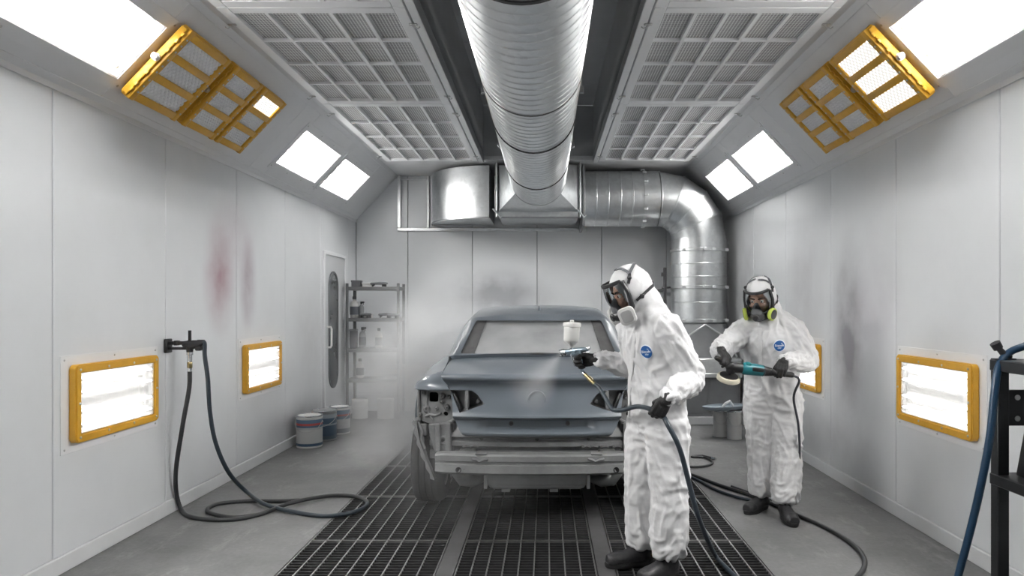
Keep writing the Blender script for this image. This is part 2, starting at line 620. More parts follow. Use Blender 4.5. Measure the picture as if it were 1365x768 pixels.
COVE_T = (.19, .63)
COVE_Y = [(1.60, 4.30), (6.80, 7.95), (8.12, 9.25)]  # nearest pair lengthened out of view to add light from the front
for side, nm in ((-1, 'wall_upper_left'), (1, 'wall_upper_right')):
    b = BM()
    x, y, z, o = slope_axes(side)
    L = SLEN if side < 0 else (V((XR - CR, 0, ZC - ZW))).length
    def slab(y0, y1, t0, t1):
        m = slope_mtx(side, 0)
        s = 1 if side < 0 else -1
        a, c = sorted((s * y0, s * y1))
        box(b, (a, t0, -.04), (c, t1, 0), .002, 1, m)
    e = [YF] + [v for p in COVE_Y for v in p] + [YB]
    ys = [(YF, 1.60), (1.60, 4.30), (4.30, 6.45), (6.45, 6.80), (6.80, 7.95), (7.95, 8.12), (8.12, 9.25), (9.25, YB)]
    for y0, y1 in ys:
        if (y0, y1) in COVE_Y:
            slab(y0 + .001, y1 - .001, .004, COVE_T[0]); slab(y0 + .001, y1 - .001, COVE_T[1], L)
        else:
            slab(y0 + .001, y1 - .001, .004, L)
    struct(nm, b, M['cove'], 30)
    b = BM()                                 # metal angle along the top of the wall
    s = 1 if side < 0 else -1
    m = slope_mtx(side, 0)
    a, c = sorted((s * YF, s * YB))
    box(b, (a, -.004, -.03), (c, .05, .006), .002, 1, m)
    box(b, (a, L - .045, -.02), (c, L + .012, .008), .002, 1, m)
    xx = XL if side < 0 else XR
    box(b, (min(xx, xx - side * .008), YF, ZW - .035), (max(xx, xx - side * .008), YB, ZW + .006), .002)
    struct('trim_1' if side < 0 else 'trim_2', b, M['cove'], 30)

# ceiling: two filter plenums, a deep recess for the duct between them, a strip before the back wall
b = BM()
quickbox(b, (CL - .1, YF, ZC), (RL, YR, ZC + .05))
quickbox(b, (RR, YF, ZC), (CR + .1, YR, ZC + .05))
quickbox(b, (CL - .1, YR, ZC), (CR + .1, YB + .05, ZC + .05))
struct('ceiling', b, M['white'], 0)
b = BM()
quickbox(b, (RL - .03, YF, ZC + .051), (RL, YR + .03, ZR))
quickbox(b, (RR, YF, ZC + .051), (RR + .03, YR + .03, ZR))
quickbox(b, (RL, YR, ZC + .051), (RR, YR + .03, ZR))
yy = YF
while yy < YR:
    box(b, (RL - .03, yy + .003, ZR), (RR + .03, min(yy + 1.3, YR) - .003, ZR + .04), .003)
    yy += 1.3
struct('ceiling_recess', b, M['recess'], 30)

# ------------------------------------------------------------------ ceiling filters
def weave():
    m, nt, b, out = new_mat('filter mesh')
    tc = nt.nodes.new('ShaderNodeTexCoord')
    sp = nt.nodes.new('ShaderNodeSeparateXYZ'); lk(nt, tc.outputs['Object'], sp.inputs[0])
    outs = []
    for ax, f in ((0, 300.0), (1, 300.0)):
        mu = nt.nodes.new('ShaderNodeMath'); mu.operation = 'MULTIPLY'; mu.inputs[1].default_value = f
        lk(nt, sp.outputs[ax], mu.inputs[0])
        si = nt.nodes.new('ShaderNodeMath'); si.operation = 'SINE'; lk(nt, mu.outputs[0], si.inputs[0])
        outs.append(si)
    mx = nt.nodes.new('ShaderNodeMath'); mx.operation = 'MAXIMUM'
    lk(nt, outs[0].outputs[0], mx.inputs[0]); lk(nt, outs[1].outputs[0], mx.inputs[1])
    r = nt.nodes.new('ShaderNodeValToRGB')
    r.color_ramp.elements[0].position = .38; r.color_ramp.elements[0].color = (.26, .26, .265, 1)
    r.color_ramp.elements[1].position = .95; r.color_ramp.elements[1].color = (.90, .90, .90, 1)
    lk(nt, mx.outputs[0], r.inputs['Fac']); lk(nt, r.outputs[0], b.inputs['Base Color'])
    b.inputs['Roughness'].default_value = .6
    bp = nt.nodes.new('ShaderNodeBump'); bp.inputs['Strength'].default_value = .5; bp.inputs['Distance'].default_value = .004
    lk(nt, mx.outputs[0], bp.inputs['Height']); lk(nt, bp.outputs[0], b.inputs['Normal'])
    return m
M['weave'] = weave()
M['filterframe'] = mat('filter frame enamel', (.90, .91, .92), .4)

def ceiling_filter(x0, x1, y0, y1, inner_side, label):
    w, l = x1 - x0, y1 - y0
    root = thing('ceiling_filter', label, 'filter', ((x0 + x1) / 2, (y0 + y1) / 2, ZC), None, 'ceiling filter panels')
    b = BM()
    zl, zt = -.035, -.0005
    bw, be = .075, .085
    hw, hl = w / 2 - .004, l / 2 - .004
    box(b, (-hw, -hl, zl), (-hw + bw, hl, zt), .004); box(b, (hw - bw, -hl, zl), (hw, hl, zt), .004)
    box(b, (-hw + bw, -hl, zl), (hw - bw, -hl + be, zt), .004); box(b, (-hw + bw, hl - be, zl), (hw - bw, hl, zt), .004)
    obj('frame', b, M['filterframe'], root, True)
    b = BM()
    iw, il = hw - bw, hl - be
    for k in range(1, 5):
        x = -iw + 2 * iw * k / 5
        box(b, (x - .012, -il, -.034), (x + .012, il, -.009), .002)
    for k in range(1, 4):
        y = -il + 2 * il * k / 4
        box(b, (-iw, y - .011, -.033), (iw, y + .011, -.010), .002)
    obj('grid_bars', b, M['filterframe'], root, True)
    b = BM()
    quickbox(b, (-iw - .004, -il - .004, -.009), (iw + .004, il + .004, -.003))
    obj('filter_mesh', b, M['weave'], root, True, 0)
    for sx in (-1, 1):
        for fy in (-.38, .38):
            b = BM()
            box(b, (-.028, -.012, -.008), (.028, .012, 0), .003)
            cyl(b, (0, 0, -.014), (0, 0, 0), .008, 8)
            tube(b, [(.0, .0, -.012), (.03, .0, -.03), (.045, .0, -.018)], .004, 6)
            o = obj('clip', b, M['steel'], root, True)
            o.location = (sx * (hw + .004), fy * l, -.036)
            if sx < 0: o.rotation_euler = (0, 0, PI)
    return root

FY = [(1.90, 4.36), (4.36, 6.44), (6.44, YR - .06)]
FN = ['nearest the camera, cut by the top edge', 'second from the camera, between two others', 'farthest one, ending above the back duct']
for i, (y0, y1) in enumerate(FY):
    ceiling_filter(-2.03, RL - .06, y0, y1, 1, 'ceiling filter panel on the door side, ' + FN[i])
    ceiling_filter(RR + .06, 1.81, y0, y1, -1, 'ceiling filter panel on the rack side, ' + FN[i])
for nm, xx in (('trim_3', RL), ('trim_4', RR)):
    b = BM()
    s = -1 if xx < 0 else 1
    a, c = sorted((xx, xx + s * .052))
    box(b, (a, YF, ZC - .035), (c, YR, ZC - .0005), .003)
    a, c = sorted((xx, xx - s * .004))
    box(b, (a, YF, ZC - .035), (c, YR, ZC + .06), .001)
    struct(nm, b, M['filterframe'], 30)

# ------------------------------------------------------------------ floor grates
M['gratebar'] = mat('worn steel bar', (.42, .42, .42), .42, .85, var=.3, scale=20)
M['gratecross'] = mat('painted steel bar', (.075, .075, .078), .5, .5, var=.3, scale=15)
GROWS = 5
GL = (GY1 - GY0) / GROWS
strip_name = ['in the strip by the coiled wall hose', 'in the middle strip behind the car', 'in the strip under the spraying worker']
row_name = ['first row at the bottom edge', 'second row from the camera', 'third row from the camera',
            'fourth row from the camera', 'fifth and farthest row']
for ci, (x0, x1) in enumerate(GX):
    w = x1 - x0
    proto = None
    for r in range(GROWS):
        loc = ((x0 + x1) / 2, GY0 + (r + .5) * GL, 0)
        lab = 'floor grate %s, %s' % (strip_name[ci], row_name[r])
        if proto is None:
            proto = thing('floor_grate', lab, 'grate', loc, None, 'floor grates')
            hw, hl = w / 2 - .006, GL / 2 - .004
            b = BM()
            quickbox(b, (-hw, -hl, -.035), (-hw + .008, hl, -.002)); quickbox(b, (hw - .008, -hl, -.035), (hw, hl, -.002))
            quickbox(b, (-hw + .008, -hl, -.035), (hw - .008, -hl + .006, -.002)); quickbox(b, (-hw + .008, hl - .006, -.035), (hw - .008, hl, -.002))
            obj('rim', b, M['gratebar'], proto, True, 0)
            b = BM()
            n = 9
            for k in range(1, n):
                x = -hw + 2 * hw * k / n
                quickbox(b, (x - .0042, -hl + .006, -.035), (x + .0042, hl - .006, -.001))
            obj('bearing_bars', b, M['gratebar'], proto, True, 0)
            b = BM()
            n = 24
            for k in range(1, n):
                y = -hl + 2 * hl * k / n
                quickbox(b, (-hw + .008, y - .004, -.030), (hw - .008, y + .004, -.004))
            obj('cross_bars', b, M['gratecross'], proto, True, 0)
        else:
            dup(proto, lab, loc)

# ------------------------------------------------------------------ lamps
TUBE_E, LED_E, GLOW = 48.0, 16.0, (1.0, .985, .96)
M['tube'] = emit('lit fluorescent tube', GLOW, TUBE_E)
M['tubewarm'] = emit('lit wall lamp tube', (1.0, .975, .93), 6.5)
M['tray'] = mat('white reflector', (.88, .88, .88), .5)
M['pane'] = glass('lamp cover glass', (.97, .97, .97), .8)
M['socket'] = mat('lamp holder', (.9, .9, .9), .5)

def lamp_insides(root, lx, ly, depth, ntubes, tm, top=0.0, gap_mid=True, rad=.013):
    """reflector tray, tubes and a cover pane; local x long, y across, z out of the wall"""
    hx, hy = lx / 2, ly / 2
    b = BM()
    t = .006
    quickbox(b, (-hx, -hy, -depth - t), (hx, hy, -depth))
    quickbox(b, (-hx, -hy, -depth), (-hx + t, hy, top - .006)); quickbox(b, (hx - t, -hy, -depth), (hx, hy, top - .006))
    quickbox(b, (-hx + t, -hy, -depth), (hx - t, -hy + t, top - .006)); quickbox(b, (-hx + t, hy - t, -depth), (hx - t, hy, top - .006))
    obj('reflector_tray', b, M['tray'], root, True, 0)
    ys = []
    for k in range(ntubes):
        f = (k + .5) / ntubes
        if gap_mid:
            f = f + (.05 if f > .5 else -.05)
            f = .5 + (f - .5) * .88
        ys.append(-hy + ly * f)
    for y in ys:
        b = BM()
        cyl(b, (-hx + .028, y, -depth + rad + .014), (hx - .028, y, -depth + rad + .014), rad, 10)
        o = obj('fluorescent_tube', b, tm, root, True)
        for s in (-1, 1):
            b = BM()
            a, c = sorted((s * (hx - .008), s * (hx - .030)))
            box(b, (a, y - rad * .8, -depth + .001), (c, y + rad * .8, -depth + rad * 2 + .014), .003)
            obj('tube_holder', b, M['socket'], o, True)
    b = BM()
    quickbox(b, (-hx, -hy, top - .005), (hx, hy, top - .001))
    obj('cover_glass', b, M['pane'], root, True, 0)

def screws(root, pts, r=.009, z=.0):
    b = BM()
    lathe(b, [(r, 0), (r, .003), (r * .6, .005)], 10)
    o = obj('screw', b, M['steel'], root, True)
    for k, (x, y) in enumerate(pts):
        if k: o = o.copy(); COL.objects.link(o)
        o.location = (x, y, z)

def cove_light(side, y0, y1, label):
    root = thing('recessed_ceiling_lamp', label, 'lamp', (0, 0, 0), None, 'white tube lamps in the sloped panels')
    t0, t1 = COVE_T
    root.matrix_basis = slope_mtx(side, (y0 + y1) / 2, (t0 + t1) / 2, 0)
    lx, ly = (y1 - y0) - .012, (t1 - t0) - .012
    lamp_insides(root, lx, ly, .075, 4, M['tube'], .003)
    b = BM()
    W, H = lx + .15, ly + .15
    ring_plate(b, [(x, y) for x, y in rounded_rect(W, H, .004, 1)], [(x, y) for x, y in rounded_rect(lx, ly, .002, 1)], 0, .006,
               Matrix(((1, 0, 0, 0), (0, 0, 1, 0), (0, 1, 0, 0), (0, 0, 0, 1))))
    obj('mounting_frame', b, M['cove'], root, True, 30)
    hx, hy = W / 2 - .035, H / 2 - .035
    screws(root, [(sx * hx * f, sy * hy) for sx in (-1, 1) for sy in (-1, 1) for f in (1, .33)], .008, .006)

cove_light(-1, *COVE_Y[0], 'large white tube lamp cut by the photo edge, on the door side slope')
cove_light(-1, *COVE_Y[1], 'white tube lamp on the door side slope, beyond the yellow floodlights, nearer of the pair')
cove_light(-1, *COVE_Y[2], 'white tube lamp on the door side slope, farther of the pair')
cove_light(1, *COVE_Y[0], 'large white tube lamp cut off by the photo edge, above the black rack')
cove_light(1, *COVE_Y[1], 'white tube lamp on the slope above the polishing worker, nearer of the pair')
cove_light(1, *COVE_Y[2], 'white tube lamp on the slope beside the duct elbow, farther of the pair')

def wall_light(side, y0, y1, z0, z1, label):
    X = XL if side < 0 else XR
    root = thing('wall_lamp', label, 'lamp', (0, 0, 0), None, 'yellow framed wall lamps')
    x = V((0, 1, 0)) if side < 0 else V((0, -1, 0))
    z = V((-side, 0, 0)); y = z.cross(x)
    root.matrix_basis = mat_axes(x, y, z, (X, (y0 + y1) / 2, (z0 + z1) / 2))
    W, H = y1 - y0, z1 - z0
    sw = Matrix(((1, 0, 0, 0), (0, 0, 1, 0), (0, 1, 0, 0), (0, 0, 0, 1)))
    b = BM()
    box(b, (-W / 2 - .065, -H / 2 - .055, .0005), (W / 2 + .065, H / 2 + .055, .005), .0015)
    obj('wall_plate', b, M['cove'], root, True)
    b = BM()
    bar = .048
    ring_plate(b, rounded_rect(W, H, .03, 5), rounded_rect(W - 2 * bar, H - 2 * bar, .006, 5), .004, .052, sw)
    bmesh.ops.bevel(b, geom=[e for e in b.edges if e.is_manifold and abs(e.calc_face_angle(0)) > .8], offset=.007, segments=2, affect='EDGES')
    obj('yellow_frame', b, M['yellow'], root, True)
    lamp_insides(root, W - 2 * bar + .004, H - 2 * bar + .004, -.008, 4, M['tubewarm'], .046, rad=.010)
    pts = []
    for k in range(4):
        f = -1 + 2 * k / 3
        pts += [(f * (W / 2 - .035), H / 2 - .03), (f * (W / 2 - .035), -H / 2 + .03)]
    pts += [(W / 2 - .03, 0), (-W / 2 + .03, 0)]
    screws(root, pts, .008, .052)
    screws(root, [(f * (W / 2 + .035), s * (H / 2 + .03)) for f in (-1, 0, 1) for s in (-1, 1)] , .006, .005)

wall_light(-1, 4.05, 4.915, .715, 1.163, 'yellow framed lamp low on the door side wall, nearest the camera')
wall_light(-1, 6.36, 7.21, .71, 1.15, 'yellow framed lamp on the door side wall, in mist near the paint cans')
wall_light(1, 4.10, 4.99, .715, 1.163, 'yellow framed lamp low on the wall next to the black rack')
wall_light(1, 6.45, 7.32, .71, 1.15, 'yellow framed lamp mostly hidden behind the polishing worker')

# yellow LED floodlights
M['lensgrey'] = mat('grey lens plate', (.85, .86, .88), .3, var=.08)
M['lenslit'] = emit('lit lens plate', (1.0, .97, .92), 3.0)
M['bumplit'] = emit('lit lens dots', (1.0, .97, .92), .34)
M['amber'] = mat('yellow powder coat darker', (.62, .33, .03), .4, var=.18, scale=12)
def floodlight(side, y0, y1, t0, t1, lit, label, gland=True):
    d = .10
    root = thing('floodlight', label, 'floodlight', (0, 0, 0), None, 'yellow floodlights on the sloped panels')
    root.matrix_basis = slope_mtx(side, (y0 + y1) / 2, (t0 + t1) / 2, 0)
    lx, ly = y1 - y0, t1 - t0
    hx, hy = lx / 2, ly / 2
    near = -1 if side < 0 else 1              # local x towards the camera
    zb, zf = .03, d
    m = .055                                  # housing wall
    cell = (ly - m * 1.3) / 3
    b = BM()
    box(b, (-hx, -hy, zb), (hx, hy, zf - .022), .012, 2)
    sw = Matrix(((1, 0, 0, 0), (0, 0, 1, 0), (0, 1, 0, 0), (0, 0, 0, 1)))
    obj('housing', b, M['yellow'], root, True)
    b = BM()
    # face frame: rails and cross bars round three lenses
    box(b, (-hx + .002, -hy + .002, zf - .030), (-hx + m, hy - .002, zf), .008, 2)
    box(b, (hx - m, -hy + .002, zf - .030), (hx - .002, hy - .002, zf), .008, 2)
    for k in range(4):
        yc = -hy + m * .65 + cell * k
        box(b, (-hx + m - .01, yc - .026, zf - .030), (hx - m + .01, yc + .026, zf - .002), .006, 2)
    obj('face_frame', b, M['yellow'], root, True)
    for k in range(3):
        yc = -hy + m * .65 + cell * (k + .5)
        on = lit[k]
        w, h = lx - 2 * m + .006, cell - .046
        b = BM()
        box(b, (-w / 2, yc - h / 2, zf - .028), (w / 2, yc + h / 2, zf - .018), .002)
        lens = obj('lens', b, M['lenslit'] if on else M['lensgrey'], root, True)
        if on: lens['label'] = 'lit white lens'
        b = BM()
        nx, ny = 11, 6
        for i in range(nx):
            for j in range(ny):
                x = -w / 2 + w * (i + .5 + (.25 if j % 2 else -.25)) / nx
                y = yc - h / 2 + h * (j + .5) / ny
                if abs(x) > w / 2 - .01: continue
                r = w / nx * .40
                lathe(b, [(r, 0), (r * .85, .004), (r * .4, .007)], 6, Matrix.Translation((x, y, zf - .018)))
        if on:
            obj('lens_bumps', b, M['bumplit'], lens, True, 0)
        else:
            obj('lens_bumps', b, M['lensgrey'], lens, True, 0)
        pts = [(sx * (hx - m * .45), yc + f * cell * .3) for sx in (-1, 1) for f in (-1, 0, 1)]
        screws(root, pts, .007, zf)
    b = BM()                                  # cooling fins along the side nearest the camera
    xs = near * hx
    a, c = sorted((xs, xs + near * .014))
    box(b, (a, -hy + .015, zb + .006), (c, hy - .015, zf - .020), .006, 2)
    obj('end_cover', b, M['yellow'], root, True)
    for f in (-.78, -.62, -.30, .34, .62, .80):
        b = BM()
        a, c = sorted((xs + near * .002, xs + near * .018))
        box(b, (a, f * hy - .014, zf - .030), (c, f * hy + .014, zf - .012), .003)
        obj('cover_lug', b, M['yellow'], root, True)
    if not gland: return
    b = BM()
    mm = mat_axes(V((0, 1, 0)), V((0, 0, near)) if near > 0 else V((0, 0, -1)), V((near, 0, 0)), (xs + near * .016, .02, (zb + zf) / 2 - .004))
    lathe(b, [(.024, 0), (.024, .010), (.018, .012), (.018, .020), (.021, .021), (.021, .028), (.010, .031)], 14, mm)
    obj('cable_gland', b, M['steel'], root, True)
    b = BM()
    for sy in (-1, 1):
        box(b, (-hx * .5, sy * hy * .55 - .02, 0), (hx * .5, sy * hy * .55 + .02, .034), .003)
    obj('mounting_bracket', b, M['darksteel'], root, True)

FT = (.14, .715)
up = lambda *a: a
floodlight(-1, 4.345, 4.90, *FT, (0, 0, 0), 'big yellow floodlight with three grey lenses, beside the large door side tube lamp')
floodlight(-1, 4.99, 5.455, *FT, (0, 0, 0), 'yellow floodlight on the door side slope, all lenses unlit, middle of three')
floodlight(-1, 5.49, 5.94, *FT, (0, 0, 1), 'yellow floodlight on the door side slope with its top lens lit', False)
floodlight(1, 4.345, 4.90, *FT, (1, 1, 1), 'yellow floodlight with all three lenses lit, near the black rack')
floodlight(1, 4.99, 5.455, *FT, (0, 0, 0), 'unlit yellow floodlight right beside the fully lit one')
floodlight(1, 5.49, 5.94, *FT, (0, 0, 0), 'unlit yellow floodlight beside the tube lamps above the polishing worker', False)
# ------------------------------------------------------------------ galvanised ducts
M['galv'] = galvanised('galvanised sheet')
M['galv_dark'] = galvanised('dull galvanised steel', (.36, .37, .38), .42)
M['bandblack'] = mat('rubber joint', (.03, .03, .03), .5)

# long spiral duct along the ceiling
DX, DZ_, DR = -.10, 3.07, .335
def spiral(bm, p0, p1, r, pitch=.105, seg=56, ridge=.0045):
    p0, p1 = V(p0), V(p1)
    L = (p1 - p0).length
    x, y, d = frame_of(p1 - p0)
    prof = []
    n = int(L / pitch)
    s = 0.0
    prof.append((r, 0))
    for k in range(1, n):
        z = k * pitch
        prof += [(r, z - .012), (r + ridge, z - .007), (r + ridge, z + .001), (r, z + .005)]
    prof.append((r, L))
    rr = []
    for rad, z in prof:
        ring = []
        for k in range(seg):
            a = 2 * PI * k / seg
            slant = 0
            ring.append(p0 + d * (z + slant) + x * (rad * math.cos(a)) + y * (rad * math.sin(a)))
        rr.append(ring)
    rings(bm, rr, True)

root = thing('spiral_duct', 'long round spiral wound galvanised duct hanging along the middle of the ceiling', 'duct', (DX, 5, DZ_))
b = BM(); spiral(b, (DX, -1.9, DZ_), (DX, 8.752, DZ_), DR)
obj('pipe', b, M['galv'], root)
for y in (2.9, 4.62, 5.75, 7.55):
    b = BM()
    cyl(b, (DX, y - .012, DZ_), (DX, y + .012, DZ_), DR + .007, 56)
    obj('joint_ring', b, M['bandblack'], root)
for y in (5.2, 7.0):
    b = BM()
    for s in (-1, 1):
        cyl(b, (DX + s * (DR + .02), y, DZ_ + .02), (DX + s * (DR + .02), y, ZR), .006, 8)
        box(b, (DX + s * (DR + .02) - .02, y - .02, DZ_ - .02), (DX + s * (DR + .02) + .02, y + .02, DZ_ + .03), .004)
    obj('hanger_rod', b, M['galv_dark'], root)

# distribution box on the back wall: curved bend, square to round collar, hangers
BY0, BZ0, BZ1 = 9.25, 2.655, 3.325
root = thing('duct_bend', 'rectangular galvanised duct bend curving into the back wall', 'duct', (-1.1, 9.7, BZ0))
b = BM()
n = 20
out_r = []
for k in range(n + 1):
    a = PI / 2 * k / n
    x = -.74 - .88 * math.sin(a) ** 1.0
    y = YB - .05 - (YB - .05 - BY0) * math.cos(a)
    out_r.append((x, y))
ring_rows = []
for (x, y) in out_r:
    ring_rows.append([V((x, y, BZ0)), V((x, y, BZ1)), V((max(x, -.9) if False else -.74, YB - .02, BZ1)) if False else V((x, YB - .012, BZ1)), V((x, YB - .012, BZ0))])
rings(b, ring_rows, True)
obj('curved_casing', b, M['galv'], root, smooth=30)
b = BM()
prev = None
rows = []
for (x, y) in out_r:
    rows.append([V((x, y - .004, BZ0 - .012)), V((x, y - .004, BZ0 + .006)), V((x, y + .02, BZ0 + .006)), V((x, y + .02, BZ0 - .012))])
rings(b, rows, True)
obj('seam_flange', b, M['galv_dark'], root, smooth=30)

root = thing('duct_junction', 'square to round galvanised junction box at the far end of the ceiling duct', 'duct', (-.1, 9.3, BZ0))
b = BM()
x0, x1 = -.62, .42
box(b, (x0, BY0, BZ0), (x1, YB - .02, BZ1), .003)
obj('box', b, M['galv'], root)
b = BM()
seg = 48
c = V((DX, 8.76, DZ_))
sq = []
rd = []
hz0, hz1 = BZ0 + .07, BZ1
for k in range(seg):
    a = 2 * PI * (k + .5) / seg
    ca, sa = math.cos(a), math.sin(a)
    rd.append(V((DX + (DR + .004) * ca, 8.76, DZ_ + (DR + .004) * sa)))
    # ray from the axis to the rectangle outline
    tx = ((x1 - DX) if ca > 0 else (x0 - DX)) / ca if abs(ca) > 1e-6 else 1e9
    tz = ((hz1 - DZ_) if sa > 0 else (hz0 - DZ_)) / sa if abs(sa) > 1e-6 else 1e9
    t = min(tx, tz)
    px_, pz_ = DX + ca * t, DZ_ + sa * t
    sq.append(V((px_, BY0 - .004, pz_)))
# push the points nearest the corners onto the corners
for cxx in (x0, x1):
    for czz in (hz0, hz1):
        i = min(range(seg), key=lambda q: (sq[q] - V((cxx, BY0 - .004, czz))).length)
        sq[i] = V((cxx, BY0 - .004, czz))
rings(b, [sq, rd], False)
obj('transition_collar', b, M['galv'], root, smooth=25)
for xx in (x0 - .02, x1 + .02):
    b = BM()
    box(b, (xx - .025, BY0 - .03, BZ0 - .01), (xx + .02, BY0 + .03, BZ1 + .02), .004)
    obj('flange_angle', b, M['galv_dark'], root)
    b = BM()
    cyl(b, (xx, BY0 - .05, BZ0 + .0), (xx, BY0 - .05, ZC), .009, 8)
    tube(b, [(xx - .05, BY0 - .06, BZ0 + .10), (xx, BY0 - .06, BZ0 + .05), (xx + .05, BY0 - .05, BZ0 - .01), (xx + .08, BY0 - .03, BZ0 + .02)], .012, 8)
    obj('hanger_rod', b, M['galv'], root)
b = BM()
box(b, (x0, BY0 - .015, BZ0 - .014), (x1, BY0 + .03, BZ0 + .004), .003)
obj('lower_flange', b, M['galv_dark'], root)

root = thing('duct_support_frame', 'thin angle steel frame on the back wall behind the ducts', 'frame', (-.8, YB, 2.58))
b = BM()
box(b, (-2.12, YB - .04, 2.57), (.57, YB - .001, 2.615), .003)
box(b, (-2.12, YB - .04, 2.615), (-2.075, YB - .001, ZC), .003)
box(b, (-1.70, YB - .03, 2.615), (-1.67, YB - .001, ZC), .003)
box(b, (-2.075, YB - .03, 3.30), (-1.70, YB - .001, 3.325), .003)
obj('angle_bars', b, M['galv'], root)

# round duct running to the corner and down
root = thing('elbow_duct', 'round galvanised duct running along the back wall and bending down in the corner', 'duct', (2.06, 9.55, 1.3))
HY, HZ, HR = 9.62, 2.945, .37
EX, ER = 2.06, .55
b = BM(); spiral(b, (.50, HY, HZ), (EX - ER - .02, HY, HZ), HR, .16)
obj('horizontal_pipe', b, M['galv'], root)
ng = 4
gore = []
for k in range(ng + 1):
    a = PI / 2 * k / ng
    gore.append((V((EX - ER + ER * math.sin(a), HY, HZ - ER + ER * math.cos(a))), a))
for k in range(ng):
    b = BM()
    rr = []
    for (c, a) in (gore[k], gore[k + 1]):
        t = V((math.cos(a), 0, -math.sin(a))); nrm = V((math.sin(a), 0, math.cos(a)))
        st = 1.0
        rr.append([c + nrm * (HR * .985 * math.cos(2 * PI * q / 48)) + V((0, 1, 0)) * (HR * .985 * math.sin(2 * PI * q / 48)) for q in range(48)])
    rings(b, rr, False)
    # raised seam at the far edge of the segment
    c, a = gore[k]
    nrm = V((math.sin(a), 0, math.cos(a)))
    t = V((math.cos(a), 0, -math.sin(a)))
    rr = []
    for (dr, dt) in ((.0, -.012), (.006, -.008), (.006, .008), (0, .012)):
        rr.append([c + t * dt + nrm * ((HR * .985 + dr) * math.cos(2 * PI * q / 48)) + V((0, 1, 0)) * ((HR * .985 + dr) * math.sin(2 * PI * q / 48)) for q in range(48)])
    rings(b, rr, False)
    obj('elbow_segment', b, M['galv'], root, smooth=35)
b = BM(); spiral(b, (EX, HY, HZ - ER), (EX, HY, 1.28), HR, .17)
obj('vertical_pipe', b, M['galv'], root)
for z in (2.24, 1.75, 1.31):
    b = BM()
    lathe(b, [(HR + .002, -.022), (HR + .012, -.016), (HR + .012, .016), (HR + .002, .022)], 48, Matrix.Translation((EX, HY, z)))
    for a in (-.6, -1.25, -1.57, -2.3):
        q = V((EX + (HR + .02) * math.cos(a), HY + (HR + .02) * math.sin(a), z))
        box(b, q - V((.025, .015, .02)), q + V((.025, .015, .02)), .004)
    obj('clamp_band', b, M['galv'], root)
for x in (1.30,):
    b = BM()
    cyl(b, (x - .02, HY, HZ), (x + .02, HY, HZ), HR + .011, 48)
    for a in range(7):
        q = V((x, HY - (HR + .014) * math.cos(a * .5 - 1.5), HZ + (HR + .014) * math.sin(a * .5 - 1.5)))
        box(b, q - V((.026, .012, .014)), q + V((.026, .012, .014)), .003)
    obj('clamp_band', b, M['galv'], root)
b = BM()
box(b, (.47, HY - .40, HZ - .40), (.505, YB - .06, HZ + .39), .004)
obj('end_flange', b, M['galv_dark'], root)

# wall bracket holding the down pipe
root = thing('pipe_bracket', 'dark vertical rail with an arm holding the corner down pipe', 'bracket', (1.62, 9.9, 1.5))
b = BM()
box(b, (1.585, YB - .60, 1.42), (1.625, YB - .55, 2.02), .004)
box(b, (1.59, YB - .56, 1.70), (1.62, YB - .001, 1.74), .003)
obj('rail', b, M['darksteel'], root)
b = BM()
cyl(b, (1.56, YB - .575, 1.745), (EX - HR - .01, YB - .575, 1.752), .014, 8)
box(b, (1.555, YB - .60, 1.90), (1.59, YB - .56, 1.95), .003)
obj('arm', b, M['darksteel'], root)

# extraction cabinet under the down pipe
root = thing('extraction_cabinet', 'grey metal extraction cabinet in the far corner under the down pipe', 'cabinet', (2.1, 9.4, 0))
M['cab'] = mat('grey cabinet enamel', (.30, .31, .32), .42, .25, var=.18, scale=3)
b = BM()
cx0, cx1, cy0 = 1.62, 2.46, 9.02
box(b, (cx0, cy0, .10), (cx1, YB - .02, .60), .006)
obj('lower_box', b, M['cab'], root)
b = BM()
box(b, (cx0 - .03, cy0 - .10, .60), (cx1, YB - .02, .655), .006)
box(b, (cx0 + .02, cy0 - .05, .655), (cx1, YB - .02, .80), .006)
box(b, (cx0 - .02, cy0 - .07, .80), (cx1, YB - .02, .835), .005)
obj('ledge', b, M['galv'], root)
b = BM()
box(b, (cx0 - .02, cy0 - .03, 0), (cx1, cy0 + .03, .10), .006)
obj('plinth', b, M['cove'], root)
b = BM()                                   # square to round hopper with pointed facets
seg = 48
sq, rd = [], []
hx0, hx1, hy0, hy1 = cx0 + .06, cx1 - .0, HY - .44, HY + .44
ccx = EX
for k in range(seg):
    a = 2 * PI * (k + .5) / seg
    ca, sa = math.cos(a), math.sin(a)
    rd.append(V((EX + HR * ca, HY + HR * sa, 1.27)))
    tx = ((hx1 - EX) if ca > 0 else (hx0 - EX)) / ca
    ty = ((hy1 - HY) if sa > 0 else (hy0 - HY)) / sa
    t = min(tx, ty)
    sq.append(V((EX + ca * t, HY + sa * t, .835)))
rings(b, [sq, rd], False)
obj('hopper', b, M['cab'], root, smooth=12)
b = BM()
for sgn in (-1, 1):
    tube(b, [(EX + sgn * .40, hy0 - .004, .845), (EX + sgn * .22, hy0 + .01, 1.12), (EX, hy0 + .045, 1.26)], .012, 6)
obj('hopper_seam', b, M['galv'], root)
for k in range(2):
    b = BM()
    box(b, (cx0 + .05 + .40 * k, cy0 - .008, .14), (cx0 + .42 + .38 * k, cy0 + .002, .57), .004)
    obj('access_panel', b, M['cab'], root)
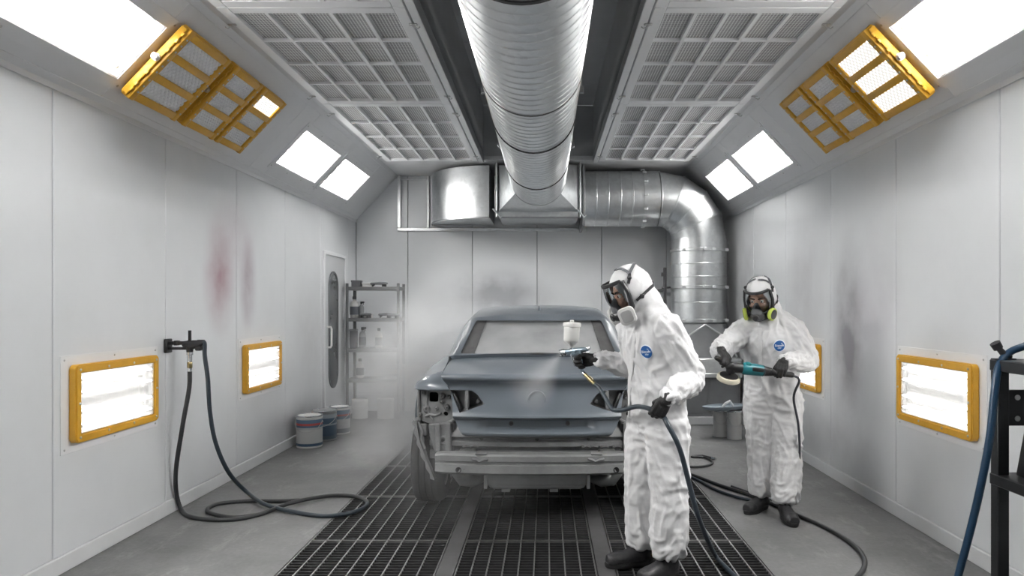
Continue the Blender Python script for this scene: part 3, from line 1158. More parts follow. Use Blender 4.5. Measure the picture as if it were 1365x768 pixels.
# ------------------------------------------------------------------ the stripped sedan in primer
M['primer'] = mat('grey blue primer', (.150, .176, .205), .30, var=.10, scale=2.5, spec=.6, coat=.35)
M['primer_in'] = mat('dusty inner body metal', (.27, .275, .28), .5, .15, var=.35, scale=7)
M['beam'] = mat('dull aluminium beam', (.36, .37, .37), .42, .5, var=.25, scale=6)
M['tub'] = mat('pale primed steel', (.55, .56, .56), .5, 0, var=.2, scale=6)
M['under'] = mat('dirty underbody', (.12, .12, .122), .6, var=.4, scale=8)
M['hole'] = mat('dark hole', (.01, .01, .011), .8)
M['tyre'] = mat('tyre rubber', (.045, .045, .047), .7, var=.3, scale=20, bump=.2)
M['rim'] = mat('alloy rim', (.35, .35, .36), .4, .8)
def dusty():
    m, nt, b, out = new_mat('glass under overspray dust')
    b.inputs['Base Color'].default_value = (.56, .57, .58, 1); b.inputs['Roughness'].default_value = .35
    t = nt.nodes.new('ShaderNodeBsdfTransparent'); t.inputs['Color'].default_value = (.85, .88, .88, 1)
    tc = nt.nodes.new('ShaderNodeTexCoord')
    n = nt.nodes.new('ShaderNodeTexNoise'); n.inputs['Scale'].default_value = 2.4; n.inputs['Detail'].default_value = 6
    lk(nt, tc.outputs['Object'], n.inputs['Vector'])
    r = nt.nodes.new('ShaderNodeMapRange'); r.inputs['From Min'].default_value = .3; r.inputs['From Max'].default_value = .7
    r.inputs['To Min'].default_value = .55; r.inputs['To Max'].default_value = .85
    lk(nt, n.outputs['Fac'], r.inputs['Value'])
    mx = nt.nodes.new('ShaderNodeMixShader')
    lk(nt, r.outputs[0], mx.inputs['Fac']); lk(nt, t.outputs[0], mx.inputs[1]); lk(nt, b.outputs[0], mx.inputs[2])
    lk(nt, mx.outputs[0], out.inputs['Surface'])
    return m
M['carglass'] = dusty()

CX0, CY0 = -.065, 5.0
car = thing('car', 'grey primed sedan without bumper and tail lamps standing on the floor grates', 'car', (CX0, CY0, 0))
def cpart(name, bm, m, parent=None, smooth=35):
    return obj(name, bm, m, parent or car, True, smooth)

def interp(tab, y):
    ks = [t[0] for t in tab]
    return [float(np.interp(y, ks, [t[i] for t in tab])) for i in range(1, len(tab[0]))]

def smooth_tab(tab, n=6):
    a = catmull([tuple(t) for t in tab], n)
    return [tuple(r) for r in a]

# --- sides of the body
SH = smooth_tab([  # y, half width, deck/belt height, deck edge half width, sill height
    (.13, .868, .985, .695, .30), (.30, .900, 1.000, .705, .28), (.55, .932, 1.022, .715, .25), (.80, .940, 1.062, .725, .24),
    (1.2, .940, 1.062, .775, .23), (1.8, .938, 1.042, .790, .23), (2.6, .938, 1.012, .785, .23), (3.0, .938, .995, .77, .24),
    (3.5, .930, .955, .74, .25), (3.9, .90, .90, .70, .26), (4.2, .83, .83, .64, .28), (4.42, .70, .73, .55, .30)])
def shell_section(y):
    w, zb, xd, zs = interp(SH, y)
    base = [(w * .80, zs - .02), (w * .95, zs), (w * .982, zs + .10), (w * .998, .54), (w, .66), (w * .996, .76), (w * .978, .86),
            (w * .955, zb - .105), (w * .905, zb - .052), ((w * .905 + xd) / 2, zb - .017), (xd, zb)]
    return catmull(base, 3)
ys = sorted(set([round(t[0], 3) for t in SH]))
halves = []
for s in (-1, 1):
    b = BM()
    g = []
    for y in ys:
        sec = shell_section(y)
        if s > 0: sec = sec[::-1]
        g.append([b.verts.new((s * x, y, z)) for x, z in sec])
    for a, c in zip(g, g[1:]):
        for i in range(len(a) - 1):
            b.faces.new((a[i], a[i + 1], c[i + 1], c[i]))
    o = sheet(b, .018, 0)
    cuts = []
    for yc in (.52, 3.22):
        c = BM(); cyl(c, (s * .55, yc, .33), (s * 1.1, yc, .33), .375, 48); cuts.append(c)
    c = BM(); box(c, (-1.2, -.2, -.1), (1.2, .40, .655)); cuts.append(c)
    c = BM(); box(c, (-1.2, -.2, .5), (1.2, .262, 1.3)); cuts.append(c)
    halves.append(cut(o, cuts))
b = BM()
for me in halves:
    b.from_mesh(me)
cpart('body_sides', b, M['primer'], smooth=30)

# --- boot lid
LID = [(.80, 1.082), (.55, 1.070), (.28, 1.044), (.08, 1.016), (.026, 1.008), (.008, .996), (.016, .976), (.050, .952), (.068, .915),
       (.064, .86), (.048, .79), (.034, .735), (.022, .714), (.038, .700), (.060, .688), (.058, .65), (.050, .615), (.046, .592), (.058, .577), (.10, .574)]
LIDW = [(.570, .50), (.585, .535), (.62, .56), (.71, .60), (.80, .605), (.90, .625), (.95, .655), (1.0, .685), (1.04, .695), (1.09, .70)]
prof = catmull(LID, 4)
def lid_pt(u, i):
    y, z = prof[i]
    hw = float(np.interp(z, [t[0] for t in LIDW], [t[1] for t in LIDW]))
    x = u * hw
    k = .17 * x * x if y < .3 else .17 * x * x * max(0, (.8 - y) / .5)
    # number plate recess between the lamps
    if .595 < z < .712:
        e = min(1, max(0, (.44 - abs(x)) / .10)); e = e * e * (3 - 2 * e)
        fz = min(1, (.712 - z) / .02) * min(1, (z - .595) / .035)
        y = y + .045 * e * fz
    # roof of the lid falls a little to its edges
    z = z - .022 * (abs(u) ** 3) * (1 if y > .05 and z > .99 else 0)
    return (x, y + k, z)
b = BM()
us = np.linspace(-1, 1, 65)
grid(b, lambda u, i: lid_pt(u, i), us, range(len(prof)))
o = sheet(b, .012, 0)
LP = [(.622, .895), (.470, .895), (.425, .866), (.378, .808), (.385, .796), (.553, .738)]
cuts = []
for s in (-1, 1):
    c = BM(); prism(c, [(s * x, z) for x, z in LP], -.2, .35); cuts.append(c)
me = cut(o, cuts)
lid = cpart('boot_lid', me, M['primer'], smooth=30)
for s in (-1, 1):                           # pockets where the inner lamps were
    b = BM()
    outer = [(s * x, z) for x, z in LP]
    cxm = sum(p[0] for p in outer) / len(outer); czm = sum(p[1] for p in outer) / len(outer)
    def ringat(f, y):
        return [V((cxm + (x - cxm) * f, y + .17 * x * x, czm + (z - czm) * f)) for x, z in outer]
    r0, r1, r2 = ringat(1.03, .052), ringat(.98, .10), ringat(.86, .135)
    rings(b, [r0, r1, r2], False)
    b.faces.new([b.verts.new(p) for p in r2])
    o = obj('lamp_pocket', b, M['primer_in'], lid, True, 30)
    b = BM()
    box(b, (s * .50 - .012, .06, .77), (s * .50 + .012, .17, .895), .004)
    cyl(b, (s * .425, .11, .815), (s * .425, .17, .815), .012, 10)
    obj('pocket_rib', b, M['primer_in'], o, True)
b = BM()                                    # round mark left by the badge
mm = mat_axes(V((1, 0, 0)), V((0, 0, 1)), V((0, -1, 0)), (-.0, .0535, .834))
lathe(b, [(.055, -.012), (.0570, .003), (.061, .005), (.065, .003), (.067, -.012)], 40, mm)
obj('badge_ring', b, M['primer'], lid, True)
for x in (-.185, .22):
    b = BM()
    lathe(b, [(.016, -.02), (.016, .004), (.011, .006), (.010, -.002)], 16, mat_axes(V((1, 0, 0)), V((0, 0, 1)), V((0, -1, 0)), (x, .098, .66)))
    obj('plate_lamp_hole', b, M['under'], lid, True)

# --- quarter corners above the lamp openings and the bare inner lamp panels
for s in (-1, 1):
    b = BM()
    def shell_x(z, y=.275):
        sec = [q for q in shell_section(y) if q[1] > .6]
        return float(np.interp(z, [q[1] for q in sec], [q[0] for q in sec]))
    def qc(u, v):
        z, inset = CORNER[v]
        a = u * PI / 2
        xi = float(np.interp(min(z, 1.0), [t[0] for t in LIDW], [t[1] for t in LIDW])) + .007
        xo, y0, y1 = .902, .048 + .17 * .66 ** 2, .29
        # rounded corner seen from above, pulled in as it rises to the top of the wing
        x = xi + (xo - xi) * math.sin(a) ** .85
        y = y0 + (y1 - y0) * (1 - math.cos(a) ** .8)
        nx, ny = math.sin(a), -math.cos(a)
        x2 = max(xi, x - nx * inset)
        y2 = y - ny * inset * (1 if u < .98 else .3)
        return (s * x2, y2, z)
    CORNER = [(.893, .004), (.90, 0.0), (.915, .004), (.935, .016), (.955, .038), (.972, .068), (.984, .10), (.993, .135), (1.001, .175), (1.010, .22)]
    grid(b, qc, np.linspace(0, 1, 17), range(len(CORNER)))
    o = sheet(b, .010, 0)
    cpart('quarter_corner', apply_mods(o), M['primer'])
    # inner lamp panel
    b = BM()
    pl = [(.870, .895), (.632, .893), (.612, .885), (.560, .765), (.585, .70), (.64, .655), (.74, .625), (.845, .655), (.875, .72)]
    cp = BM()
    prism(cp, [(s * x, z) for x, z in pl], .0, .02)
    for v in cp.verts:
        v.co.y += .115 + .17 * v.co.x ** 2
    o = tmp_obj(cp)
    c1 = BM(); prism(c1, [(s * x, z) for x, z in rounded_rect(.068, .072, .016, 3, .757, .833)], -.2, .6)
    c2 = BM(); prism(c2, [(s * (.665 + .017 * math.cos(a)), .715 + .017 * math.sin(a)) for a in np.linspace(0, 2 * PI, 14)[:-1]], -.2, .6)
    me = cut(o, [c1, c2])
    lp = cpart('inner_lamp_panel', me, M['primer_in'])
    for (x, z, r, h) in ((.835, .868, .016, .03), (.69, .845, .020, .025), (.70, .80, .013, .03), (.81, .745, .026, .02), (.655, .762, .020, .03),
                         (.86, .705, .013, .02), (.735, .75, .012, .02), (.64, .84, .012, .02)):
        y = .115 + .17 * x * x
        b = BM()
        lathe(b, [(r * 1.25, -.004), (r, h * .6), (r * .7, h), (r * .35, h), (r * .3, h * .5)], 14, mat_axes(V((1, 0, 0)), V((0, 0, 1)), V((0, -1, 0)), (s * x, y, z)))
        obj('stud', b, M['primer_in'], lp, True)
    b = BM()                                # turned edges of the opening
    edge = [(.605, .87), (.575, .80), (.560, .752), (.575, .70), (.615, .668), (.66, .645), (.70, .635)]
    tube(b, [V((s * x, .095 + .17 * x * x, z)) for x, z in edge], .013, 8)
    edge = [(.868, .89), (.872, .80), (.874, .72), (.866, .66)]
    tube(b, [V((s * x, .105 + .17 * x * x, z)) for x, z in edge], .011, 8)
    edge = [(.80, .895), (.812, .80), (.80, .72), (.76, .66)]
    tube(b, [V((s * x, .112 + .17 * x * x, z)) for x, z in edge], .008, 8)
    edge = [(.70, .72), (.74, .70), (.79, .705), (.82, .69)]
    tube(b, [V((s * x, .112 + .17 * x * x, z)) for x, z in edge], .010, 8)
    obj('turned_edge', b, M['primer_in'], lp, True)
    b = BM()
    box(b, (min(s * .60, s * .86), .33, .64), (max(s * .60, s * .86), .36, .90), .004)
    obj('backing_plate', b, M['hole'], lp, True)
    # strip of sheet metal running down round the wheel house
    b = BM()
    path = [(.880, .68), (.872, .60), (.852, .52), (.822, .43), (.785, .34), (.752, .255)]
    path = catmull(path, 5)
    for k, (a, c) in enumerate(zip(path, path[1:])):
        pass
    rr = []
    for k, (x, z) in enumerate(path):
        wv = .006 * math.sin(k * 1.3)
        rr.append([V((s * (x + .014 + wv), .13, z)), V((s * (x - .016), .115, z - .006)), V((s * (x - .016), .30, z - .006)), V((s * (x + .014), .32, z))])
    rings(b, rr, True)
    o = cpart('wheel_house_flange', b, M['primer_in'])
    b = BM()
    box(b, (min(s * .80, s * .865), .16, .56), (max(s * .80, s * .865), .19, .645), .006)
    box(b, (min(s * .82, s * .85), .15, .49), (max(s * .82, s * .85), .18, .56), .006)
    tube(b, [V((s * .86, .14, .66)), V((s * .835, .14, .60)), V((s * .84, .14, .54)), V((s * .81, .14, .47))], .012, 6)
    obj('torn_bracket', b, M['primer_in'], o, True)
    # inner side panel beside the beam
    b = BM()
    prism(b, [(s * x, z) for x, z in ((.60, .66), (.79, .645), (.775, .55), (.745, .44), (.64, .40), (.60, .42))], .15, .18, bev=.008)
    box(b, (min(s * .62, s * .66), .12, .42), (max(s * .62, s * .66), .16, .66), .008)
    box(b, (min(s * .70, s * .735), .125, .45), (max(s * .70, s * .735), .16, .65), .008)
    lathe(b, [(.030, 0), (.026, .012), (.016, .012), (.014, 0)], 16, mat_axes(V((1, 0, 0)), V((0, 0, 1)), V((0, -1, 0)), (s * .68, .15, .53)))
    cpart('inner_side_panel', b, M['primer_in'])

# --- rear panel under the lid
b = BM()
RP = [(.16, .64), (.12, .60), (.105, .575), (.10, .560), (.12, .552), (.125, .530), (.10, .520), (.10, .497), (.135, .488), (.135, .455), (.11, .445), (.11, .40), (.15, .385), (.15, .35)]
b2 = [[V((u * .78, y + .12 * (u * .78) ** 2, z)) for (y, z) in RP] for u in np.linspace(-1, 1, 25)]
g = [[b.verts.new(p) for p in r] for r in b2]
for a, c in zip(g, g[1:]):
    for i in range(len(a) - 1):
        b.faces.new((a[i], a[i + 1], c[i + 1], c[i]))
o = sheet(b, .01, 0)
rp = cpart('rear_panel', apply_mods(o), M['primer_in'])
b = BM()
for x in (-.62, -.40, .0, .37, .62):
    lathe(b, [(.014, -.01), (.014, .006), (.008, .010), (.004, .010)], 12, mat_axes(V((1, 0, 0)), V((0, 0, 1)), V((0, -1, 0)), (x, .118 + .12 * x * x, .545)))
obj('panel_bolts', b, M['under'], rp, True)
b = BM()
for x in (-.52, -.47, .33, .38, .46, .55):
    tube(b, [(x, .06, .495), (x + .02, .05, .505), (x + .05, .06, .497)], .008, 6)
    box(b, (x - .012, .06, .490), (x + .012, .11, .502), .003)
obj('clips', b, M['under'], rp, True)

# --- aluminium crash beam
b = BM()
BP = [(-.06, .486), (-.145, .486), (-.16, .474), (-.16, .438), (-.148, .430), (-.148, .420), (-.16, .412), (-.165, .36), (-.15, .345), (-.06, .345)]
rr = []
for u in np.linspace(-1, 1, 33):
    x = u * .70
    e = 1 - .10 * max(0, (abs(u) - .93) / .07)
    rr.append([V((x, y + .13 * x * x, .415 + (z - .415) * e)) for y, z in BP])
rings(b, rr, True)
beam = cpart('crash_beam', b, M['beam'])
for x in (-.535, .0, .545):
    if x == 0: continue
    b = BM()
    q = V((x, -.166 + .13 * x * x, .378))
    lathe(b, [(.020, -.004), (.020, .002), (.015, .003), (.014, -.002)], 16, mat_axes(V((1, 0, 0)), V((0, 0, 1)), V((0, -1, 0)), q))
    lathe(b, [(.009, -.004), (.009, .002)], 10, mat_axes(V((1, 0, 0)), V((0, 0, 1)), V((0, -1, 0)), q + V((-.045 if x > 0 else .045, 0, .002))))
    obj('tow_eye_hole', b, M['hole'], beam, True)
b = BM()
for x in (-.39, .40):
    y = -.16 + .13 * x * x
    tube(b, [(x - .05, y - .004, .458), (x - .02, y - .008, .452), (x, y - .010, .440), (x + .03, y - .010, .452), (x + .06, y - .004, .456)], .009, 6)
    box(b, (x - .03, y, .484), (x + .05, y + .08, .492), .003)
obj('beam_clip', b, M['primer_in'], beam, True)
for s in (-1, 1):
    b = BM()
    box(b, (s * .50 - .06, -.08, .37), (s * .50 + .06, .16, .47), .008)
    obj('crash_can', b, M['beam'], beam, True)

# --- underneath
b = BM()
rr = []
for (z, w, y0, y1) in ((.385, .41, .0, .78), (.345, .385, .0, .76), (.23, .345, .02, .74), (.20, .32, .05, .70)):
    rr.append([V(p) for p in ((-w, y0, z), (w, y0, z), (w, y1, z), (-w, y1, z))])
rings(b, rr, True)
bmesh.ops.bevel(b, geom=b.edges[:], offset=.012, segments=2, affect='EDGES')
box(b, (-.42, -.03, .335), (.42, .06, .352), .004)
for x in (-.36, .36):
    box(b, (x - .012, -.015, .22), (x + .012, .08, .34), .004)
for x in (-.22, .12):
    box(b, (x - .03, .03, .186), (x + .03, .14, .206), .003)
cpart('spare_wheel_tub', b, M['tub'])
b = BM()
box(b, (-.60, .16, .25), (.60, 4.3, .30), .01)
box(b, (-.60, .30, .60), (.60, 1.6, .63), .01)
for s in (-1, 1):
    box(b, (min(s * .60, s * .63), .15, .25), (max(s * .60, s * .63), 4.25, .66), .01)
cpart('floor_pan', b, M['under'])
for s in (-1, 1):
    b = BM()
    tube(b, [(s * .58, .10, .37), (s * .57, .08, .31), (s * .53, .08, .26), (s * .46, .10, .245), (s * .40, .16, .25)], [.035, .04, .045, .04, .03], 12)
    cpart('hanger', b, M['beam'])
b = BM()
box(b, (-.74, 3.05, .3), (.74, 4.2, .60), .05, 2)
cpart('engine_bay', b, M['under'])

# --- greenhouse
GH = [(.78, 1.086, .705, 1.080, .66), (1.05, 1.235, .745, 1.068, .622), (1.30, 1.362, .770, 1.062, .600), (1.42, 1.405, .776, 1.058, .594),
      (1.8, 1.452, .788, 1.044, .586), (2.3, 1.474, .790, 1.024, .586), (2.7, 1.462, .786, 1.012, .590), (2.88, 1.430, .782, 1.006, .592),
      (3.2, 1.235, .766, .990, .625), (3.56, 1.0, .74, .960, .69)]
GT = smooth_tab(GH, 5)
def gh_section(y):
    zr, xb, zb, xr = interp(GT, y)
    h = max(.004, zr - zb)
    d = min(.035, h * .15)
    base = [(xb, zb), (xb - (xb - xr) * .22, zb + h * .34), (xb - (xb - xr) * .58, zb + h * .68), (xr + .012, zr - d), (xr - .05, zr - d * .22),
            (xr * .6, zr + .010), (xr * .3, zr + .016), (0, zr + .018)]
    half = catmull(base, 3)
    return [(x, z) for x, z in half] + [(-x, z) for x, z in half[::-1][1:]]
def gh_top(y, x):
    sec = gh_section(y)
    s = sorted(sec[3 * 3:-3 * 3], key=lambda p: p[0])
    return float(np.interp(x, [p[0] for p in s], [p[1] for p in s]))
b = BM()
g = [[b.verts.new((x, y, z)) for x, z in gh_section(y)] for y in [t[0] for t in GT]]
for a, c in zip(g, g[1:]):
    for i in range(len(a) - 1):
        b.faces.new((a[i], a[i + 1], c[i + 1], c[i]))
o = sheet(b, .035, 0)
cuts = []
c = BM(); prism(c, [(-.635, 1.112), (.635, 1.112), (.552, 1.372), (-.552, 1.372)], .70, 1.50, bev=.01); cuts.append(c)
c = BM(); prism(c, [(-.66, 1.02), (.66, 1.02), (.555, 1.415), (-.555, 1.415)], 2.80, 3.60, bev=.01); cuts.append(c)
sw = Matrix(((0, 1, 0, 0), (1, 0, 0, 0), (0, 0, 1, 0), (0, 0, 0, 1)))
for s in (-1, 1):
    for poly in ([(1.22, 1.12), (1.56, 1.365), (2.18, 1.40), (2.18, 1.085)], [(2.30, 1.08), (2.30, 1.40), (2.74, 1.385), (3.16, 1.085)]):
        c = BM(); prism(c, poly, min(s * .5, s * 1.0), max(s * .5, s * 1.0), sw); cuts.append(c)
me = cut(o, cuts)
cpart('roof_and_pillars', me, M['primer'], smooth=28)
b = BM()
grid(b, lambda u, y: (u * float(np.interp(y, [.80, 1.38], [.65, .565])), y, gh_top(y, 0) - .012 - .016 * u * u), np.linspace(-1, 1, 11), np.linspace(.80, 1.38, 9))
cpart('rear_window', b, M['carglass'])
b = BM()
grid(b, lambda u, y: (u * float(np.interp(y, [2.86, 3.52], [.575, .67])), y, gh_top(y, 0) - .012 - .016 * u * u), np.linspace(-1, 1, 11), np.linspace(2.86, 3.52, 9))
cpart('windscreen', b, M['carglass'])
for s in (-1, 1):
    b = BM()
    grid(b, lambda u, y: (s * float(np.interp(y, [.80, 1.38], [.655, .568])) * u, y, gh_top(y, 0) - .006 - .016 * u * u), np.linspace(.80, 1.0, 5), np.linspace(.80, 1.38, 9))
    o = sheet(b, .004, 0)
    cpart('pillar_trim', apply_mods(o), M['under'])
b = BM()                                    # shelf behind the back seat, dashboard, inner trim
box(b, (-.72, .86, 1.03), (.72, 1.35, 1.055), .01)
cpart('rear_shelf', b, M['primer_in'])
b = BM()
box(b, (-.70, 3.0, .85), (.70, 3.45, 1.0), .05, 3)
cpart('dashboard', b, M['under'])
b = BM()
for s in (-1, 1):
    tube(b, [(s * .60, .83, 1.085), (s * .585, 1.05, 1.185), (s * .55, 1.33, 1.33)], .014, 8)
tube(b, [(-.64, .80, 1.098), (0, .785, 1.112), (.64, .80, 1.098)], .010, 8)
cpart('window_flange', b, M['under'])

# bonnet and front end
b = BM()
HT = [(3.45, .985, .74), (3.7, .955, .72), (4.0, .89, .69), (4.25, .82, .62), (4.42, .73, .54), (4.47, .66, .52), (4.49, .5, .54), (4.49, .32, .56)]
HT = smooth_tab(HT, 3)
grid(b, lambda u, i: (u * HT[i][2], HT[i][0] - .10 * u * u * max(0, (HT[i][0] - 4.0)), HT[i][1] - .02 * u * u), np.linspace(-1, 1, 15), range(len(HT)))
o = sheet(b, .012, 0)
cpart('bonnet', apply_mods(o), M['primer'])

# antenna
b = BM()
zt = gh_top(1.55, 0)
rr = []
for k, (dz, l, w) in enumerate(((0, .085, .020), (.012, .070, .015), (.030, .040, .009), (.050, .018, .005), (.058, .008, .003))):
    yc = 1.55 + .035 * dz / .058 * -1 + .02
    rr.append([V((w * math.cos(2 * PI * q / 14), yc - l * .5 * math.sin(2 * PI * q / 14), zt + dz)) for q in range(14)])
rings(b, rr, True)
cpart('roof_antenna', b, M['primer'])
b = BM(); cyl(b, (0, 1.55, zt + .05), (0, 1.59, zt + .16), .003, 6)
cpart('antenna_whip', b, M['steel'])

# wheels
def wheel(s, y):
    cxw = s * .815
    m = mat_axes(V((0, 1, 0)), V((0, 0, 1)), V((1, 0, 0)), (cxw, y, .333))
    w = .115
    b = BM()
    pr = [(.215, -w + .012), (.225, -w), (.27, -w - .004), (.305, -w + .006), (.322, -w + .022), (.330, -w + .04)]
    for g_ in (-.045, 0, .045):
        pr += [(.333, g_ - .010), (.324, g_ - .008), (.324, g_ + .008), (.333, g_ + .010)]
    pr += [(.330, w - .04), (.322, w - .022), (.305, w - .006), (.27, w + .004), (.225, w), (.215, w - .012)]
    lathe(b, pr, 64, m, False)
    t = cpart('tyre', b, M['tyre'])
    b = BM()
    lathe(b, [(.218, -w + .01), (.218, w - .01), (.20, w - .02), (.19, w - .05), (.19, -w + .05), (.20, -w + .02), (.218, -w + .01)], 48, m, False)
    for k in range(5):
        a = 2 * PI * k / 5
        mm = m @ Matrix.Rotation(a, 4, 'Z')
        box(b, (.03, -.028, s * .05), (.20, .028, s * .075), .008, 1, mm)
    lathe(b, [(.06, s * .04), (.06, s * .08), (.03, s * .085)], 24, m)
    obj('rim', b, M['rim'], t, True)
    b = BM()
    lathe(b, [(.16, -s * .03), (.16, 0), (.15, s * .01)], 32, m)
    obj('brake_disc', b, M['darksteel'], t, True)
for s in (-1, 1):
    for y in (.52, 3.22):
        wheel(s, y)
# ------------------------------------------------------------------ the two workers
def fabric():
    m, nt, b, out = new_mat('white nonwoven fabric')
    b.inputs['Base Color'].default_value = (.70, .70, .71, 1)
    b.inputs['Roughness'].default_value = .62
    b.inputs['Specular IOR Level'].default_value = .35
    tc = nt.nodes.new('ShaderNodeTexCoord')
    acc = None
    for sc, st, det in ((15, (1, 1, 1.6), 3), (60, (1, 1, 1), 2)):
        mp = nt.nodes.new('ShaderNodeMapping'); mp.inputs['Scale'].default_value = st
        mp.inputs['Rotation'].default_value = (.3, .5, .2)
        n = nt.nodes.new('ShaderNodeTexNoise'); n.inputs['Scale'].default_value = sc; n.inputs['Detail'].default_value = det
        n.inputs['Distortion'].default_value = .8
        lk(nt, tc.outputs['Object'], mp.inputs[0]); lk(nt, mp.outputs[0], n.inputs['Vector'])
        bp = nt.nodes.new('ShaderNodeBump'); bp.inputs['Strength'].default_value = .16 if sc < 50 else .05
        bp.inputs['Distance'].default_value = .012
        lk(nt, n.outputs['Fac'], bp.inputs['Height'])
        if acc: lk(nt, acc, bp.inputs['Normal'])
        acc = bp.outputs[0]
    lk(nt, acc, b.inputs['Normal'])
    return m
M['suit'] = fabric()
M['skin'] = mat('skin', (.52, .30, .22), .5, var=.12, scale=14)
M['glove'] = mat('black knit glove', (.013, .013, .014), .62, bump=.25, bscale=160)
M['boot'] = mat('black leather boot', (.035, .035, .038), .45, var=.3, scale=16, bump=.15, bscale=60)
M['sole'] = mat('black rubber sole', (.022, .022, .023), .7)
M['rubber'] = mat('dark mask rubber', (.028, .028, .031), .42)
M['strap'] = mat('grey elastic strap', (.13, .135, .145), .55)
M['visor'] = glass('clear visor', (.86, .89, .90), 1.0, .03)
M['cartridge'] = mat('white filter cartridge', (.66, .66, .65), .5)
M['cartgrey'] = mat('grey filter face', (.40, .40, .40), .6)
M['lime'] = mat('lime green filter', (.50, .60, .10), .45)
M['badgeblue'] = mat('blue badge print', (.012, .10, .33), .45)
M['badgewhite'] = mat('white badge print', (.85, .88, .92), .5)
M['eyewhite'] = mat('eye white', (.75, .73, .70), .25)
M['iris'] = mat('dark iris', (.03, .02, .015), .2)

def lerp(a, b, t): return V(a) * (1 - t) + V(b) * t

def hand_mesh(bm, wrist, d, s, right, curl=(66, 78, 48), r=.0108, thumb=(.55, .42, .55), tcurl=35, spread=0.0, k=1.0, elbow=None):
    """palm, four unequal bent fingers and a thumb; d towards the knuckles, s towards the thumb"""
    d = V(d).normalized(); s = (V(s) - V(s).dot(d) * d).normalized()
    n = s.cross(d) if right else d.cross(s)
    w = V(wrist)
    r *= k
    # palm: a bundle of flattened rays from the wrist to each knuckle
    offs = [.031, .0105, -.0105, -.030]
    lens = [.94, 1.05, .98, .80]
    kn = [.092, .096, .092, .083]
    for o_, kk in zip(offs, kn):
        tube(bm, [w + s * (o_ * .62) - d * .012, w + d * kk * .55 + s * (o_ * .9) - n * .001, w + d * kk + s * o_], [.0135 * k, .0145 * k, r * 1.08], 10, dome=True)
    tube(bm, [w - d * .020, w + d * .01], [.027 * k, .030 * k], 12, ref=s, rad2=[.022 * k, .020 * k], dome=True)
    if elbow is not None:                     # knitted wristband running up into the sleeve
        e = (V(elbow) - w).normalized()
        tube(bm, [w + d * .012, w, w + e * .035, w + e * .085], [.030, .032, .034, .034], 16, dome=True)
    tube(bm, [w + d * .02 + s * .018 + n * .006, w + d * .055 + s * .024 + n * .008], [.019 * k, .016 * k], 10, dome=True)
    for o_, L, kk in zip(offs, lens, kn):
        p = w + d * kk + s * o_
        a = 0
        pts = [p]
        dd = d
        for c, sl in zip(curl, (.045, .028, .023)):
            a += math.radians(c)
            dirv = d * math.cos(a) + n * math.sin(a) + s * (o_ * spread)
            # round each joint with a halfway point
            p = p + dirv.normalized() * sl * L
            pts.append(p)
        cpts = catmull([tuple(q) for q in pts], 3)
        rr = list(np.linspace(r, r * .80, len(cpts)))
        tube(bm, [V(q) for q in cpts], rr, 10, dome=True)
    # thumb from the side of the palm
    p0 = w + d * .022 + s * .027 + n * .006
    t1 = (d * thumb[0] + s * thumb[1] + n * thumb[2]).normalized()
    p1 = p0 + t1 * .042
    ax = t1.cross(n - s * .6).normalized()
    R = Matrix.Rotation(math.radians(tcurl), 3, ax)
    t2 = R @ t1; p2 = p1 + t2 * .032
    t3 = Matrix.Rotation(math.radians(tcurl * .7), 3, ax) @ t2; p3 = p2 + t3 * .024
    cp = catmull([tuple(q) for q in (p0, p1, p2, p3)], 3)
    tube(bm, [V(q) for q in cp], list(np.linspace(.0135 * k, .0098 * k, len(cp))), 10, dome=True)
    return n

def ridge(p):
    return 1 - abs(noise.noise(p)) * 2

def crest(n_, w=2.3):
    """sharp crest with a broad valley"""
    r = max(0.0, 1 - abs(n_) * w)
    return r * r * (3 - 2 * r)

